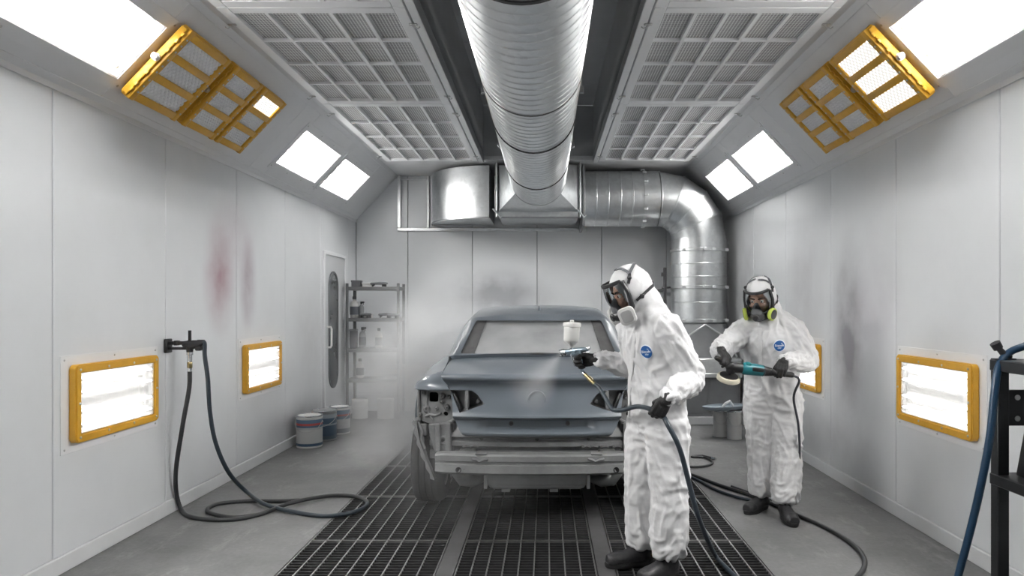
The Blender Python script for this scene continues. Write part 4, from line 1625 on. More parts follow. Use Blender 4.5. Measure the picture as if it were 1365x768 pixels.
def wrinkle(me, amp, head_c, head_r, segs):
    """press drape folds into a surface; a segment is (start, end, radius, slant, bunch at start, bunch at end)"""
    data = []
    for k, (a, b, r, slant, b0, b1) in enumerate(segs):
        a, b = V(a), V(b); d = b - a; L = d.length; d = d / L
        x, y, _ = frame_of(d, (0.31, 1, 0.2))
        data.append((a, d, L, x, y, r, slant, b0, b1, k * 7.3))
    nn = noise.noise
    cos = [v.co.copy() for v in me.vertices]
    nrm = [v.normal.copy() for v in me.vertices]
    for i_, p in enumerate(cos):
        ws = 0.0; h = 0.0
        for (a, d, L, x, y, r, slant, b0, b1, sd) in data:
            q = p - a
            t = q.dot(d)
            tc = min(max(t, 0), L)
            dist = (q - d * tc).length / r
            if dist > 2.2: continue
            w = 1 / (.15 + dist) ** 6
            ex, ey = q.dot(x), q.dot(y)
            l = math.sqrt(ex * ex + ey * ey) + 1e-6
            # cylinder coordinates without a seam: unit circle plus the slanted run along the limb
            cx_, cy_ = ex / l, ey / l
            tt = t / .30
            wob = nn(V((cx_ * 1.1, cy_ * 1.1, tt * .9 + sd))) * .5
            long_ = crest(nn(V((cx_ * 1.35 + slant * tt * .8, cy_ * 1.35, tt * .95 + wob + sd + 3))), 3.0)
            diag = crest(nn(V((cx_ * 1.9 + slant * tt * 1.6, cy_ * 1.9 - slant * tt, tt * 1.7 + wob * .8 + sd + 9))), 3.0)
            cross = crest(nn(V((cx_ * .85, cy_ * .85, tt * 4.6 + wob * 1.4 + sd + 5))), 2.0)
            cross2 = crest(nn(V((cx_ * 1.4 + 4, cy_ * 1.4, tt * 7.5 + wob * 2.0 + sd))), 2.0)
            k0 = math.exp(-(max(0, t) / .11) ** 2) * b0 + math.exp(-(max(0, L - t) / .13) ** 2) * b1
            k0 = min(1.0, k0)
            hv = (.62 * long_ + .55 * diag) * (1 - .55 * k0) + k0 * (.75 * cross + .40 * cross2) + .10 * cross2
            h += w * (hv - .38); ws += w
        if ws == 0: continue
        h /= ws
        dh = (p - head_c).length
        damp = 1.0 if dh > head_r * 1.3 else max(.16, (dh - head_r * .8) / (head_r * .5))
        me.vertices[i_].co = p + nrm[i_] * (amp * h * damp)

def boot(root, ankle, toe_dir, name_label=None, length=.295):
    """leather work boot: shaft, laced instep, bulbous toe cap, cleated sole"""
    f = V((toe_dir[0], toe_dir[1], 0)).normalized()
    sd = V((0, 0, 1)).cross(f)
    A = V(ankle); base = V((A.x, A.y, 0)) - f * .070
    m = mat_axes(f, sd, V((0, 0, 1)), base)
    b = BM()
    L = length
    def pt(x, y, z): return m @ V((x, y, z))
    st = [(.012, .030, .060, .030), (.05, .038, .075, .034), (.09, .040, .085, .036), (.13, .043, .075, .036), (.18, .048, .062, .034), (.23, .050, .054, .031), (.265, .046, .048, .028), (.288, .030, .042, .020)]
    rr = []
    for (x, hw, h, zc) in st:
        ring = []
        for q in range(20):
            a = 2 * PI * q / 20
            y = hw * math.copysign(abs(math.cos(a)) ** .8, math.cos(a))
            z = .018 + (h if math.sin(a) > 0 else .012) * math.copysign(abs(math.sin(a)) ** .8, math.sin(a)) + .012
            ring.append(pt(x, y, z))
        rr.append(ring)
    rings(b, rr, True)
    tube(b, [pt(.065, 0, .05), pt(.066, 0, .11), pt(.068, 0, .165)], [.058, .052, .054], 18, ref=f, rad2=[.042, .043, .046], dome=False)
    ball(b, (0, 0, 0), (.058, .050, .040), 18, m @ Matrix.Translation((.225, 0, .046)))
    ball(b, (0, 0, 0), (.050, .040, .050), 16, m @ Matrix.Translation((.042, 0, .055)))
    me = remesh(b, .006, 4)
    bt = obj('boot', me, M['boot'], root)
    b = BM()
    out = []
    for q in range(36):
        t = q / 36 * 2 * PI
        x = L / 2 - .002 + (L / 2 + .004) * math.copysign(abs(math.cos(t)) ** .75, math.cos(t))
        w = float(np.interp(x, [0, .05, .11, .19, .24, .30], [.036, .040, .038, .050, .053, .040]))
        y = w * math.copysign(abs(math.sin(t)) ** .75, math.sin(t))
        out.append((x, y))
    rr = [[pt(x, y, z) for x, y in [((q[0] - L / 2) * e + L / 2, q[1] * e) for q in out]] for z, e in ((.001, .97), (.006, 1.0), (.022, 1.02), (.030, 1.0))]
    rings(b, rr, True)
    obj('sole', b, M['sole'], bt)
    b = BM()
    for k in range(5):
        x = .095 + .021 * k; z = .118 - .0135 * k
        tube(b, [pt(x, -.026, z - .010), pt(x + .006, 0, z + .008), pt(x, .026, z - .010)], .0035, 6)
        tube(b, [pt(x, -.024, z - .006), pt(x + .016, .0, z + .003), pt(x + .018, .024, z - .016)], .003, 6)
    obj('laces', b, M['strap'], bt)
    return bt

def drape_tree(me):
    return BVHTree.FromPolygons([v.co.copy() for v in me.vertices], [tuple(p.vertices) for p in me.polygons])

def on_suit(tree, px, py):
    d = V(((px - CX) / FPX, 1, (CY - py) / FPX)).normalized()
    h = tree.ray_cast(V((0, 0, EYE)), d)
    return h[0], h[1]

def badge(root, tree, px, py, rad, lat):
    """round blue chest print that follows the cloth"""
    c, n = on_suit(tree, px, py)
    ns = []
    for a in range(12):
        o = V((math.cos(a * PI / 6), 0, math.sin(a * PI / 6))) * rad
        hh = tree.find_nearest(c + o)
        ns.append(hh[1])
    n = sum(ns, V((0, 0, 0))).normalized()
    x = (V(lat) - V(lat).dot(n) * n).normalized()
    y = n.cross(x)
    if y.z < 0: x, y = -x, -y
    def proj(u, v, lift):
        p = c + x * u + y * v
        h = tree.ray_cast(p + n * .06, -n, .12)
        q = h[0] if h[0] is not None else p
        return q + n * lift
    def disc(r, lift, nr=5, seg=28):
        b = BM()
        cc = b.verts.new(proj(0, 0, lift))
        prev = None
        for i in range(1, nr + 1):
            ring = [b.verts.new(proj(r * i / nr * math.cos(2 * PI * q / seg), r * i / nr * math.sin(2 * PI * q / seg), lift)) for q in range(seg)]
            if prev is None:
                for q in range(seg): b.faces.new((cc, ring[q], ring[(q + 1) % seg]))
            else:
                for q in range(seg): b.faces.new((prev[q], ring[q], ring[(q + 1) % seg], prev[(q + 1) % seg]))
            prev = ring
        e = bmesh.ops.extrude_face_region(b, geom=b.faces[:])
        for v in [g for g in e['geom'] if isinstance(g, bmesh.types.BMVert)]: v.co -= n * .0025
        return b
    bd = obj('chest_badge', disc(rad * 1.13, .0035), M['badgewhite'], root)
    bd['label'] = 'round blue and white chest badge'
    obj('badge_print', disc(rad, .0050), M['badgeblue'], bd)
    for txt, sz, yo in (('Bizcufn', rad * .60, -.13), ('cllur', rad * .42, -.52)):
        cu = bpy.data.curves.new('t', 'FONT'); cu.body = txt; cu.size = sz; cu.align_x = 'CENTER'; cu.extrude = 0; cu.offset = .0003
        to = bpy.data.objects.new('t', cu); COL.objects.link(to)
        me = apply_mods(to)
        bm = BM(); bm.from_mesh(me); bpy.data.meshes.remove(me)
        for v in bm.verts:
            v.co = proj(v.co.x, v.co.y + yo * rad, .0062)
        obj('badge_lettering', bm, M['badgewhite'], bd, smooth=0)
    b = BM()
    tri = [(.30, .55), (.62, .40), (.40, .38), (.28, .44)]
    b.faces.new([b.verts.new(proj(u * rad, v * rad, .0062)) for u, v in tri])
    obj('badge_mark', b, M['badgewhite'], bd, smooth=0)

def ribbon_on(root, tree, pts, w, lift, name, m):
    """narrow strip of cloth lying on the suit along photographed points"""
    P_ = [on_suit(tree, *p) for p in pts]
    P_ = [(p, n) for p, n in P_ if p is not None]
    b = BM()
    rr = []
    for i, (p, n) in enumerate(P_):
        a = P_[max(0, i - 1)][0]; c = P_[min(len(P_) - 1, i + 1)][0]
        t = (c - a).normalized(); sd = n.cross(t).normalized()
        rr.append([p + n * lift - sd * w, p + n * (lift + .003), p + n * lift + sd * w, p - n * .004 + sd * w, p - n * .004 - sd * w])
    rings(b, rr, True)
    return obj(name, b, m, root)

HOODR = V((.128, .106, .140))              # half axes of the hood: forward, side, up
def head_axes(f, roll=0.0):
    f = V(f).normalized()
    up0 = V((0, 0, 1))
    s = up0.cross(f).normalized()           # towards the wearer's left
    if roll: s = Matrix.Rotation(roll, 3, f) @ s
    u = f.cross(s).normalized()
    return f, s, u

def build_worker(name, label, J, lat, face, roll, hand_l, hand_r, toes, hood_shift, filt, shape):
    fwd = V(lat).cross(V((0, 0, 1))).normalized() * -1
    fwd = V((0, 0, 1)).cross(V(lat)).normalized() * 1
    # forward is lateral(left) x up
    fwd = V(lat).cross(V((0, 0, 1))).normalized()
    f, s, u = head_axes(face, roll)
    H = V(J['head'])
    hm = mat_axes(f, s, u, H)
    # ---------- body: torso, limbs and a head with a face, one surface
    def trunk(bm, g, hoodneck):
        pel, nk = V(J['pelvis']), V(J['neck'])
        bend = V(J.get('spine', lerp(pel, nk, .5)))
        cv = catmull([tuple(q) for q in (pel - V((0, 0, .10)), pel + V((0, 0, .02)), bend, lerp(bend, nk, .62), nk)], 5)
        t = np.linspace(0, 1, len(cv))
        a1 = np.interp(t, [0, .16, .3, .5, .72, .88, 1], [shape[0] * .72, shape[0], shape[0] * 1.0, shape[0] * 1.0, shape[0] * 1.06, shape[0] * .82, .085]) * g
        a2 = np.interp(t, [0, .16, .3, .5, .72, .88, 1], [shape[1] * .78, shape[1] * 1.02, shape[1], shape[1] * .98, shape[1] * 1.0, shape[1] * .80, .085]) * g
        tube(bm, [V(q) for q in cv], list(a1), 28, ref=lat, rad2=list(a2), dome=True)
        # shoulders
        tube(bm, [J['sh_l'], lerp(J['sh_l'], J['neck'], .5) + V((0, 0, .028)), V(J['neck']) + V((0, 0, .0)), lerp(J['sh_r'], J['neck'], .5) + V((0, 0, .028)), J['sh_r']],
             [q * g for q in (.070, .074, .07, .074, .070)], 16, dome=True)
        tube(bm, [V(J['neck']) - V((0, 0, .02)), lerp(J['neck'], H, .55) - f * .02], [.085 * hoodneck, .078 * hoodneck], 16, dome=True)
        for sd in 'lr':
            sh, el, wr = V(J['sh_' + sd]), V(J['el_' + sd]), V(J['wr_' + sd])
            we = wr - (wr - el).normalized() * (.030 if g > .9 else .03)
            c = catmull([tuple(q) for q in (sh, lerp(sh, el, .5), el, lerp(el, we, .5), we)], 4)
            t = np.linspace(0, 1, len(c))
            rr = np.interp(t, [0, .2, .45, .55, .75, .93, 1], [.074, .076, .069, .067, .059, .046, .038]) * g * shape[2]
            tube(bm, [V(q) for q in c], list(rr), 18, dome=True)
            hp, kn, an = V(J['hip_' + sd]), V(J['kn_' + sd]), V(J['an_' + sd])
            c = catmull([tuple(q) for q in (hp, lerp(hp, kn, .5), kn, lerp(kn, an, .5), an + V((0, 0, .015)))], 5)
            t = np.linspace(0, 1, len(c))
            rr = np.interp(t, [0, .15, .35, .52, .75, .92, 1], [.112, .118, .108, .095, .096, .092, .076]) * g * shape[3]
            tube(bm, [V(q) for q in c], list(rr), 22, dome=False)
    b = BM()
    trunk(b, .72, .62)
    def hp(x, y, z): return hm @ V((x, y, z))
    ball(b, (0, 0, 0), (.096, .076, .108), 32, hm @ Matrix.Translation((-.004, 0, .022)))
    ball(b, (0, 0, 0), (.070, .060, .075), 28, hm @ Matrix.Translation((.024, 0, -.045)))
    ball(b, (0, 0, 0), (.028, .030, .022), 16, hm @ Matrix.Translation((.066, 0, -.098)))
    tube(b, [hp(.088, 0, .020), hp(.102, 0, -.008), hp(.114, 0, -.030)], [.009, .011, .013], 10, dome=True)
    for sy in (-1, 1):
        ball(b, (0, 0, 0), (.011, .010, .008), 10, hm @ Matrix.Translation((.100, sy * .013, -.034)))
        tube(b, [hp(.080, sy * .012, .034), hp(.084, sy * .034, .038), hp(.070, sy * .056, .030)], [.009, .010, .008], 8, dome=True)
        ball(b, (0, 0, 0), (.020, .022, .016), 12, hm @ Matrix.Translation((.066, sy * .042, -.022)))
        tube(b, [hp(-.004, sy * .074, -.022), hp(.0, sy * .080, .004), hp(-.010, sy * .080, .026), hp(-.02, sy * .076, .010)], .008, 8, dome=True)
    tube(b, [hp(.082, -.022, -.066), hp(.095, 0, -.062), hp(.082, .022, -.066)], [.006, .009, .006], 8, dome=True)
    tube(b, [hp(.080, -.020, -.076), hp(.092, 0, -.077), hp(.080, .020, -.076)], [.006, .010, .006], 8, dome=True)
    for hd, rt in ((hand_l, False), (hand_r, True)):
        hand_mesh(b, hd['w'], hd['d'], hd['s'], rt, hd.get('curl', (66, 78, 48)), k=.80, thumb=hd.get('thumb', (.55, .42, .55)), tcurl=hd.get('tcurl', 35))
    me = remesh(b, .0055, 3)
    root = obj(name, me, M['skin'])
    tag(root, label, 'person')
    for sy in (-1, 1):
        b = BM(); ball(b, (0, 0, 0), .0125, 16, hm @ Matrix.Translation((.079, sy * .033, .016)))
        e = obj('eye', b, M['eyewhite'], root)
        b = BM(); ball(b, (0, 0, 0), (.004, .0065, .0065), 12, hm @ Matrix.Translation((.0895, sy * .033, .015)))
        obj('iris', b, M['iris'], e)
        b = BM(); tube(b, [hp(.092, sy * .014, .034), hp(.094, sy * .034, .041), hp(.078, sy * .054, .036)], [.004, .005, .003], 8, dome=True)
        obj('eyebrow', b, M['iris'], root)
    # ---------- coverall with hood
    b = BM()
    trunk(b, 1.0, 1.0)
    ball(b, (0, 0, 0), tuple(HOODR), 36, hm @ Matrix.Translation((hood_shift, 0, .018)))
    tube(b, [hp(-.035, 0, -.02), lerp(H, J['neck'], .6) - f * .035, V(J['neck']) - fwd * .02], [.100, .098, .100], 20, dome=True)
    tube(b, [hp(.01, 0, -.06), lerp(H, J['neck'], .75) + f * .0, V(J['neck']) + fwd * .03 - V((0, 0, .03))], [.080, .078, .080], 20, dome=True)
    me = remesh(b, .0085, 9)
    cr = V(J['pelvis']) - V((0, 0, .10))
    chest = lerp(J['pelvis'], J['neck'], .62)
    segs = [(cr, chest, .19, .9, .7, .1), (chest, V(J['neck']), .19, -.8, .0, .3)]
    for sd, sg in (('l', 1), ('r', -1)):
        segs += [(J['sh_' + sd], J['el_' + sd], .09, .9 * sg, .35, .75), (J['el_' + sd], J['wr_' + sd], .075, .7 * sg, .75, .8),
                 (J['hip_' + sd], J['kn_' + sd], .12, 1.1 * sg, .45, .55), (J['kn_' + sd], J['an_' + sd], .10, -.8 * sg, .55, 1.0)]
    wrinkle(me, .022, H, .15, segs)
    # face opening and trouser hems
    bm = BM(); bm.from_mesh(me); bpy.data.meshes.remove(me)
    inv = hm.inverted()
    dead = []
    for v in bm.verts:
        q = inv @ v.co
        if q.x > .035 and (q.y / .076) ** 2 + ((q.z + .010) / .098) ** 2 < 1: dead.append(v)
    bmesh.ops.delete(bm, geom=dead, context='VERTS')
    me = bpy.data.meshes.new('coverall'); bm.to_mesh(me); bm.free()
    tree = drape_tree(me)
    suit = obj('coverall', me, M['suit'], root, smooth=80)
    # elastic cuffs
    for sd in 'lr':
        wr, el = V(J['wr_' + sd]), V(J['el_' + sd])
        ax = (wr - el).normalized()
        x, y, z = frame_of(ax)
        b = BM()
        rr = []
        for t_, r_ in ((-.050, .046), (-.034, .043), (-.020, .044), (-.006, .040), (.002, .036), (-.002, .031)):
            rr.append([wr + z * t_ + x * ((r_ + .0022 * math.cos(q * 9 * 2 * PI / 54)) * math.cos(2 * PI * q / 54)) + y * ((r_ + .0022 * math.cos(q * 9 * 2 * PI / 54)) * math.sin(2 * PI * q / 54)) for q in range(54)])
        rings(b, rr, False)
        obj('sleeve_cuff', b, M['suit'], suit, smooth=60)
    # ---------- gloves
    for hd, rt, el in ((hand_l, False, J['el_l']), (hand_r, True, J['el_r'])):
        b = BM()
        hand_mesh(b, hd['w'], hd['d'], hd['s'], rt, hd.get('curl', (66, 78, 48)), thumb=hd.get('thumb', (.55, .42, .55)), tcurl=hd.get('tcurl', 35), k=1.04, elbow=el)
        obj('glove', remesh(b, .0036, 2), M['glove'], root)
    for an, td in zip((J['an_l'], J['an_r']), toes):
        boot(root, an, td)
    # ---------- respirator
    b = BM()
    NV, NU = 13, 25
    def vis(a, v):
        w = 1 - .10 * v * v - (.16 * (-v) if v < 0 else 0)
        fx = .050 + .098 * math.cos(a) * w
        sy = .088 * math.sin(a) * w
        return hp(fx, sy, .012 + .082 * v + .0)
    aa = np.linspace(-math.radians(96), math.radians(96), NU)
    vv = np.linspace(-.92, .95, NV)
    grid(b, vis, aa, vv)
    mask = thing('respirator_mask', None, None, H)
    pm = Matrix.Translation(-H)
    mask.location = H
    mask.parent = root
    bpy.context.view_layer.update()
    def mpart(nm, bm, m, par=None, sm=40):
        return obj(nm, bm, m, par or mask, smooth=sm)
    mpart('visor', b, M['visor'])
    b = BM()
    border = [vis(a, vv[-1]) for a in aa] + [vis(aa[-1], v) for v in vv[::-1][1:]] + [vis(a, vv[0]) for a in aa[::-1][1:]] + [vis(aa[0], v) for v in vv[1:-1]]
    border.append(border[0])
    tube(b, border, .006, 8, cap=False)
    # brow bar and jaw piece
    tube(b, [vis(a, 1.0) + u * .004 for a in aa[2:-2]], [.0085] * (NU - 4), 10, dome=True)
    mpart('facepiece_rim', b, M['rubber'])
    b = BM()
    for sy in (-1, 1):
        tube(b, [hp(.055, sy * .092, .085), hp(.048, sy * .099, .02), hp(.052, sy * .092, -.055), hp(.075, sy * .058, -.102), hp(.10, 0, -.112)], [.010, .013, .017, .020, .022], 12, dome=True)
    ball(b, (0, 0, 0), (.038, .052, .036), 20, hm @ Matrix.Translation((.108, 0, -.088)))
    ball(b, (0, 0, 0), (.030, .034, .028), 20, hm @ Matrix.Translation((.128, 0, -.086)))
    mpart('face_seal', remesh(b, .005, 4), M['rubber'])
    b = BM()
    tube(b, [hp(.106, 0, .002), hp(.118, 0, -.02), hp(.116, 0, -.05), hp(.108, 0, -.082)], [.016, .030, .040, .036], 16, ref=s, rad2=[.012, .022, .028, .026], dome=True)
    mpart('nose_cup', b, M['strap'])
    b = BM()
    lathe(b, [(.022, -.008), (.024, .004), (.019, .010), (.016, .010), (.014, .006)], 20, mat_axes(s, u, f, hp(.152, 0, -.084)))
    mpart('exhale_valve', b, M['rubber'])
    for sy in (-1, 1):
        fn = (f * filt['n'][0] + s * (sy * filt['n'][1]) + u * filt['n'][2]).normalized()
        fx = u.cross(fn).normalized(); fy = fn.cross(fx)
        c = hp(filt['p'][0], sy * filt['p'][1], filt['p'][2])
        if filt['kind'] == 'square':
            m4 = mat_axes(fx, fn, fy, c)
            b = BM()
            for (w_, d0, d1) in ((.078, -.016, .012), (.094, .000, .022)):
                prism(b, rounded_rect(w_, w_ * 1.06, .026, 5), d0, d1, m4, .005, 2)
            fo = mpart('filter_cartridge', b, M['cartridge'])
            fo['label'] = 'white rounded square filter cartridge'
            b = BM()
            prism(b, rounded_rect(.064, .070, .018, 5), .021, .0245, m4, .0015)
            obj('filter_face', b, M['cartgrey'], fo)
            b = BM()
            cyl(b, c - fn * .045, c - fn * .01, .022, 16)
            obj('filter_port', b, M['rubber'], fo)
        else:
            m4 = mat_axes(fx, fy, fn, c)
            b = BM()
            lathe(b, [(.040, -.012), (.045, -.006), (.045, .010), (.041, .014), (.034, .014)], 28, m4)
            fo = mpart('filter_cartridge', b, M['lime'])
            fo['label'] = 'lime green round filter cartridge'
            b = BM()
            lathe(b, [(.036, .010), (.034, .017), (.022, .018), (.0, .018)], 28, m4, False)
            obj('filter_face', b, M['rubber'], fo)
            b = BM()
            cyl(b, c - fn * .040, c - fn * .008, .024, 16)
            obj('filter_port', b, M['rubber'], fo)
    # head straps laid over the hood
    hc = V((hood_shift, 0, .018))
    def on_hood(dv, lift=.004):
        dv = V(dv).normalized()
        q = V((dv.x / HOODR.x, dv.y / HOODR.y, dv.z / HOODR.z)).length
        est = hm @ (hc + dv / q)
        dirw = (hm.to_3x3() @ dv).normalized()
        h = tree.ray_cast(hm @ hc + dirw * .30, -dirw, .30)
        p = h[0] if h[0] is not None else est
        if (p - est).length > .03: p = est
        return p + dirw * lift, dirw
    def strap(nm, dirs, w, m, thick=.0035):
        c = catmull(dirs, 6)
        pn = [on_hood(q) for q in c]
        b = BM(); rr = []
        for i, (p, n) in enumerate(pn):
            t = (pn[min(i + 1, len(pn) - 1)][0] - pn[max(0, i - 1)][0]).normalized()
            sd = n.cross(t).normalized()
            rr.append([p - sd * w, p - sd * w + n * thick, p + sd * w + n * thick, p + sd * w])
        rings(b, rr, True)
        return mpart(nm, b, m)
    for sy in (-1, 1):
        strap('side_strap', [(.34, sy * .85, .42), (.16, sy * .78, .62), (.04, sy * .66, .80)], .0085, M['rubber'])
        strap('crown_strap', [(.04, sy * .66, .80), (.16, sy * .40, .95), (.30, sy * .06, 1.0)], .0085, M['strap'])
        strap('crown_strap', [(.04, sy * .66, .80), (-.25, sy * .42, .86), (-.48, sy * .06, .84)], .0085, M['strap'])
        strap('nape_strap', [(.30, sy * .92, -.50), (-.12, sy * .95, -.34), (-.55, sy * .70, -.18), (-.85, sy * .06, -.08)], .0085, M['rubber'])
        p, n = on_hood((.16, sy * .78, .62), .008)
        b = BM(); ball(b, p, .013, 10)
        q2, n2 = on_hood((-.02, sy * .95, -.38), .008)
        x, y, z = frame_of(n2)
        box(b, (-.014, -.012, -.004), (.014, .012, .006), .003, 1, mat_axes(x, y, z, q2))
        mpart('buckle', b, M['rubber'])
    return root, suit, tree, hm

# ---- worker with the spray gun
LAT1 = V((.43, -.90, 0)).normalized()
gun_grip = P(774, 483, 4.33)
gd = V((-.86, .40, -.14)).normalized()       # barrel / hand direction
gs = V((-.50, -.02, .86)); gs = (gs - gs.dot(gd) * gd).normalized()
gn = gs.cross(gd)
wr_r1 = gun_grip - gd * .088 - gn * .030
hl_d = V((-.47, .10, -.88)).normalized()
hl_s = V((-.88, .0, .47)); hl_s = (hl_s - hl_s.dot(hl_d) * hl_d).normalized()
hl_n = hl_d.cross(hl_s)
hose_grip = P(876, 550, 3.76)
wr_l1 = hose_grip - hl_d * .088 - hl_n * .030
J1 = dict(pelvis=(.640, 4.08, .90), spine=(.625, 4.08, 1.14), neck=(.560, 4.05, 1.455), head=tuple(P(841, 391, 4.03)),
          sh_l=(.668, 3.915, 1.375), sh_r=(.500, 4.225, 1.375), el_l=tuple(P(921, 505, 3.93)), wr_l=tuple(wr_l1),
          el_r=(.560, 4.40, 1.125), wr_r=tuple(wr_r1 - gd * .004),
          hip_l=(.680, 4.01, .86), hip_r=(.595, 4.155, .86), kn_l=(.688, 3.985, .46), kn_r=(.562, 4.14, .46), an_l=(.678, 3.955, .10), an_r=(.560, 4.135, .10))
person1, suit1, tree1, hm1 = build_worker('person', 'worker in white hooded coverall aiming a spray gun with a white cup at the car', J1, LAT1,
    (-.90, -.22, -.40), 0.0,
    dict(w=wr_l1, d=hl_d, s=hl_s, curl=(62, 82, 55), thumb=(.62, .25, .75), tcurl=40),
    dict(w=wr_r1, d=gd, s=gs, curl=(58, 80, 55), thumb=(.85, .35, .40), tcurl=25),
    ((-.80, -.60), (-.97, -.22)), -.012,
    dict(kind='square', p=(.098, .088, -.092), n=(.45, .85, -.12)), (.182, .140, 1.06, 1.0))
badge(person1, tree1, 862, 469, .036, LAT1)
ribbon_on(suit1, tree1, [(846 - (k * .9 if k < 8 else 7.2 + (k - 8) * .2), 445 + 10 * k) for k in range(12)], .014, .003, 'zip_flap', M['suit'])

# ---- worker with the polisher
LAT2 = V((.955, -.30, 0)).normalized()
r2_d = V((.14, -.86, -.45)).normalized()
r2_s = V((.85, .05, -.42)); r2_s = (r2_s - r2_s.dot(r2_d) * r2_d).normalized()
r2_n = r2_s.cross(r2_d)
grip_r2 = P(965, 481, 4.80)
wr_r2 = grip_r2 - r2_d * .088 - r2_n * .030
l2_d = V((-.42, -.72, -.50)).normalized()
l2_s = V((-.95, .10, .05)); l2_s = (l2_s - l2_s.dot(l2_d) * l2_d).normalized()
l2_n = l2_d.cross(l2_s)
grip_l2 = P(1040, 497, 4.80)
wr_l2 = grip_l2 - l2_d * .088 - l2_n * .030
J2 = dict(pelvis=(1.655, 5.22, .90), spine=(1.645, 5.20, 1.12), neck=(1.610, 5.15, 1.395), head=tuple(P(1014, 399, 5.10)),
          sh_l=(1.782, 5.10, 1.315), sh_r=(1.432, 5.20, 1.315), el_l=tuple(P(1076, 481, 5.10)), wr_l=tuple(wr_l2 - l2_d * .01),
          el_r=tuple(P(963, 466, 5.13)), wr_r=tuple(wr_r2 - r2_d * .01),
          hip_l=(1.745, 5.20, .86), hip_r=(1.575, 5.24, .86), kn_l=(1.735, 5.14, .46), kn_r=(1.590, 5.25, .46), an_l=(1.690, 5.04, .10), an_r=(1.595, 5.27, .10))
person2, suit2, tree2, hm2 = build_worker('person', 'worker in white hooded coverall holding a teal polisher, standing beside the grates', J2, LAT2,
    (-.52, -.77, -.37), 0.0,
    dict(w=wr_l2, d=l2_d, s=l2_s, curl=(60, 80, 55), thumb=(.70, .35, .6), tcurl=35),
    dict(w=wr_r2, d=r2_d, s=r2_s, curl=(62, 80, 55), thumb=(.70, .35, .6), tcurl=35),
    ((-.05, -1), (-.72, -.70)), -.012,
    dict(kind='round', p=(.080, .094, -.082), n=(.30, .95, -.10)), (.188, .138, 1.05, .98))
badge(person2, tree2, 1039, 461, .038, LAT2)
ribbon_on(suit2, tree2, [(1013, 437 + 8 * k) for k in range(11)], .014, .003, 'zip_flap', M['suit'])
# ------------------------------------------------------------------ tools in the workers' hands
M['chrome'] = mat('polished metal', (.62, .64, .66), .18, 1.0)
M['brass'] = mat('brass fitting', (.34, .28, .15), .32, 1.0)
M['cupwhite'] = mat('milky plastic cup', (.78, .78, .76), .4)
M['gunblue'] = mat('grey blue gun metal', (.30, .38, .44), .3, .85)
M['teal'] = mat('teal plastic', (.012, .17, .20), .38)
M['pad'] = mat('cream polishing foam', (.68, .64, .52), .8)
M['hoseblack'] = mat('black rubber hose', (.035, .037, .040), .42)
M['hosedark'] = mat('dark blue black hose', (.030, .042, .055), .38)
M['hoseblue'] = mat('blue hose', (.011, .045, .095), .36)
M['cord'] = mat('dark grey cord', (.06, .065, .08), .5)

# spray gun: local x along the barrel, z up the cup
gx = gd.copy()
gz = V((0, 0, 1)); gz = (gz - gz.dot(gx) * gx).normalized()
gy = gz.cross(gx)
top = gun_grip + gs * .062                   # where the grip meets the gun body
gm = mat_axes(gx, gy, gz, top)
gun = thing('spray_gun', 'spray gun with white paint cup held by the worker in front of the car', 'spray gun', top)
bpy.context.view_layer.update()
def gpart(nm, bm, m, par=None): return obj(nm, bm, m, par or gun)
b = BM()
tube(b, [gm @ V((-.055, 0, .012)), gm @ V((-.03, 0, .014)), gm @ V((.03, 0, .014)), gm @ V((.075, 0, .012))], [.013, .017, .016, .015], 16, dome=True)
box(b, (-.025, -.013, -.012), (.045, .013, .016), .006, 2, gm)
for (x, y) in ((-.02, 1), (.005, -1), (.02, 1)):
    cyl(b, gm @ V((x, y * .010, .006)), gm @ V((x, y * .026, .006)), .008, 10)
gpart('gun_body', b, M['gunblue'])
b = BM()
mx_ = mat_axes(gm.to_3x3() @ V((0, 1, 0)), gm.to_3x3() @ V((0, 0, 1)), gx, gm @ V((.075, 0, .012)))
lathe(b, [(.014, 0), (.020, .004), (.020, .016), (.024, .018), (.024, .032), (.014, .040), (.006, .042)], 20, mx_)
for sy in (-1, 1):
    box(b, (-.006 + .0, sy * .018 - .005, .030), (.006, sy * .018 + .005, .050), .002, 1, mx_)
gpart('air_cap', b, M['chrome'])
b = BM()
tube(b, [top - gs * .004, top - gs * .05, top - gs * .125], [.014, .0135, .0125], 14, ref=gd, rad2=[.010, .011, .010], dome=True)
gpart('grip', b, M['gunblue'])
b = BM()
tube(b, [gm @ V((.042, 0, .020)), gm @ V((.050, 0, -.01)), gm @ V((.043, 0, -.045)), gm @ V((.034, 0, -.075))], [.005, .0055, .0055, .005], 8, dome=True)
gpart('trigger', b, M['chrome'])
b = BM()
for (x, z, l) in ((-.058, .018, .022), (-.055, -.006, .018)):
    cyl(b, gm @ V((x, 0, z)), gm @ V((x - l, 0, z)), .009, 12)
gpart('adjusting_knobs', b, M['chrome'])
cupm = Matrix.Translation(gm @ V((.046, 0, .022))) @ Matrix.Rotation(.04, 4, 'Y')
b = BM()
lathe(b, [(.010, 0), (.010, .018), (.020, .030), (.044, .052), (.047, .058), (.049, .145), (.047, .148)], 32, cupm)
cup = gpart('paint_cup', b, M['cupwhite'])
b = BM()
lathe(b, [(.050, .140), (.055, .142), (.055, .160), (.052, .166), (.030, .170), (.012, .170), (.012, .178), (.008, .182)], 32, cupm)
obj('cup_lid', b, M['cupwhite'], cup)
b = BM()
lathe(b, [(.013, 0), (.013, .014), (.009, .014)], 16, cupm)
obj('cup_collar', b, M['chrome'], cup)
g_end = top - gs * .127
f_dir = (P(800, 519, 4.25) - g_end).normalized()
b = BM()
tube(b, [g_end, g_end + f_dir * .02], [.011, .013], 10)
gpart('swivel', b, M['chrome'])
b = BM()
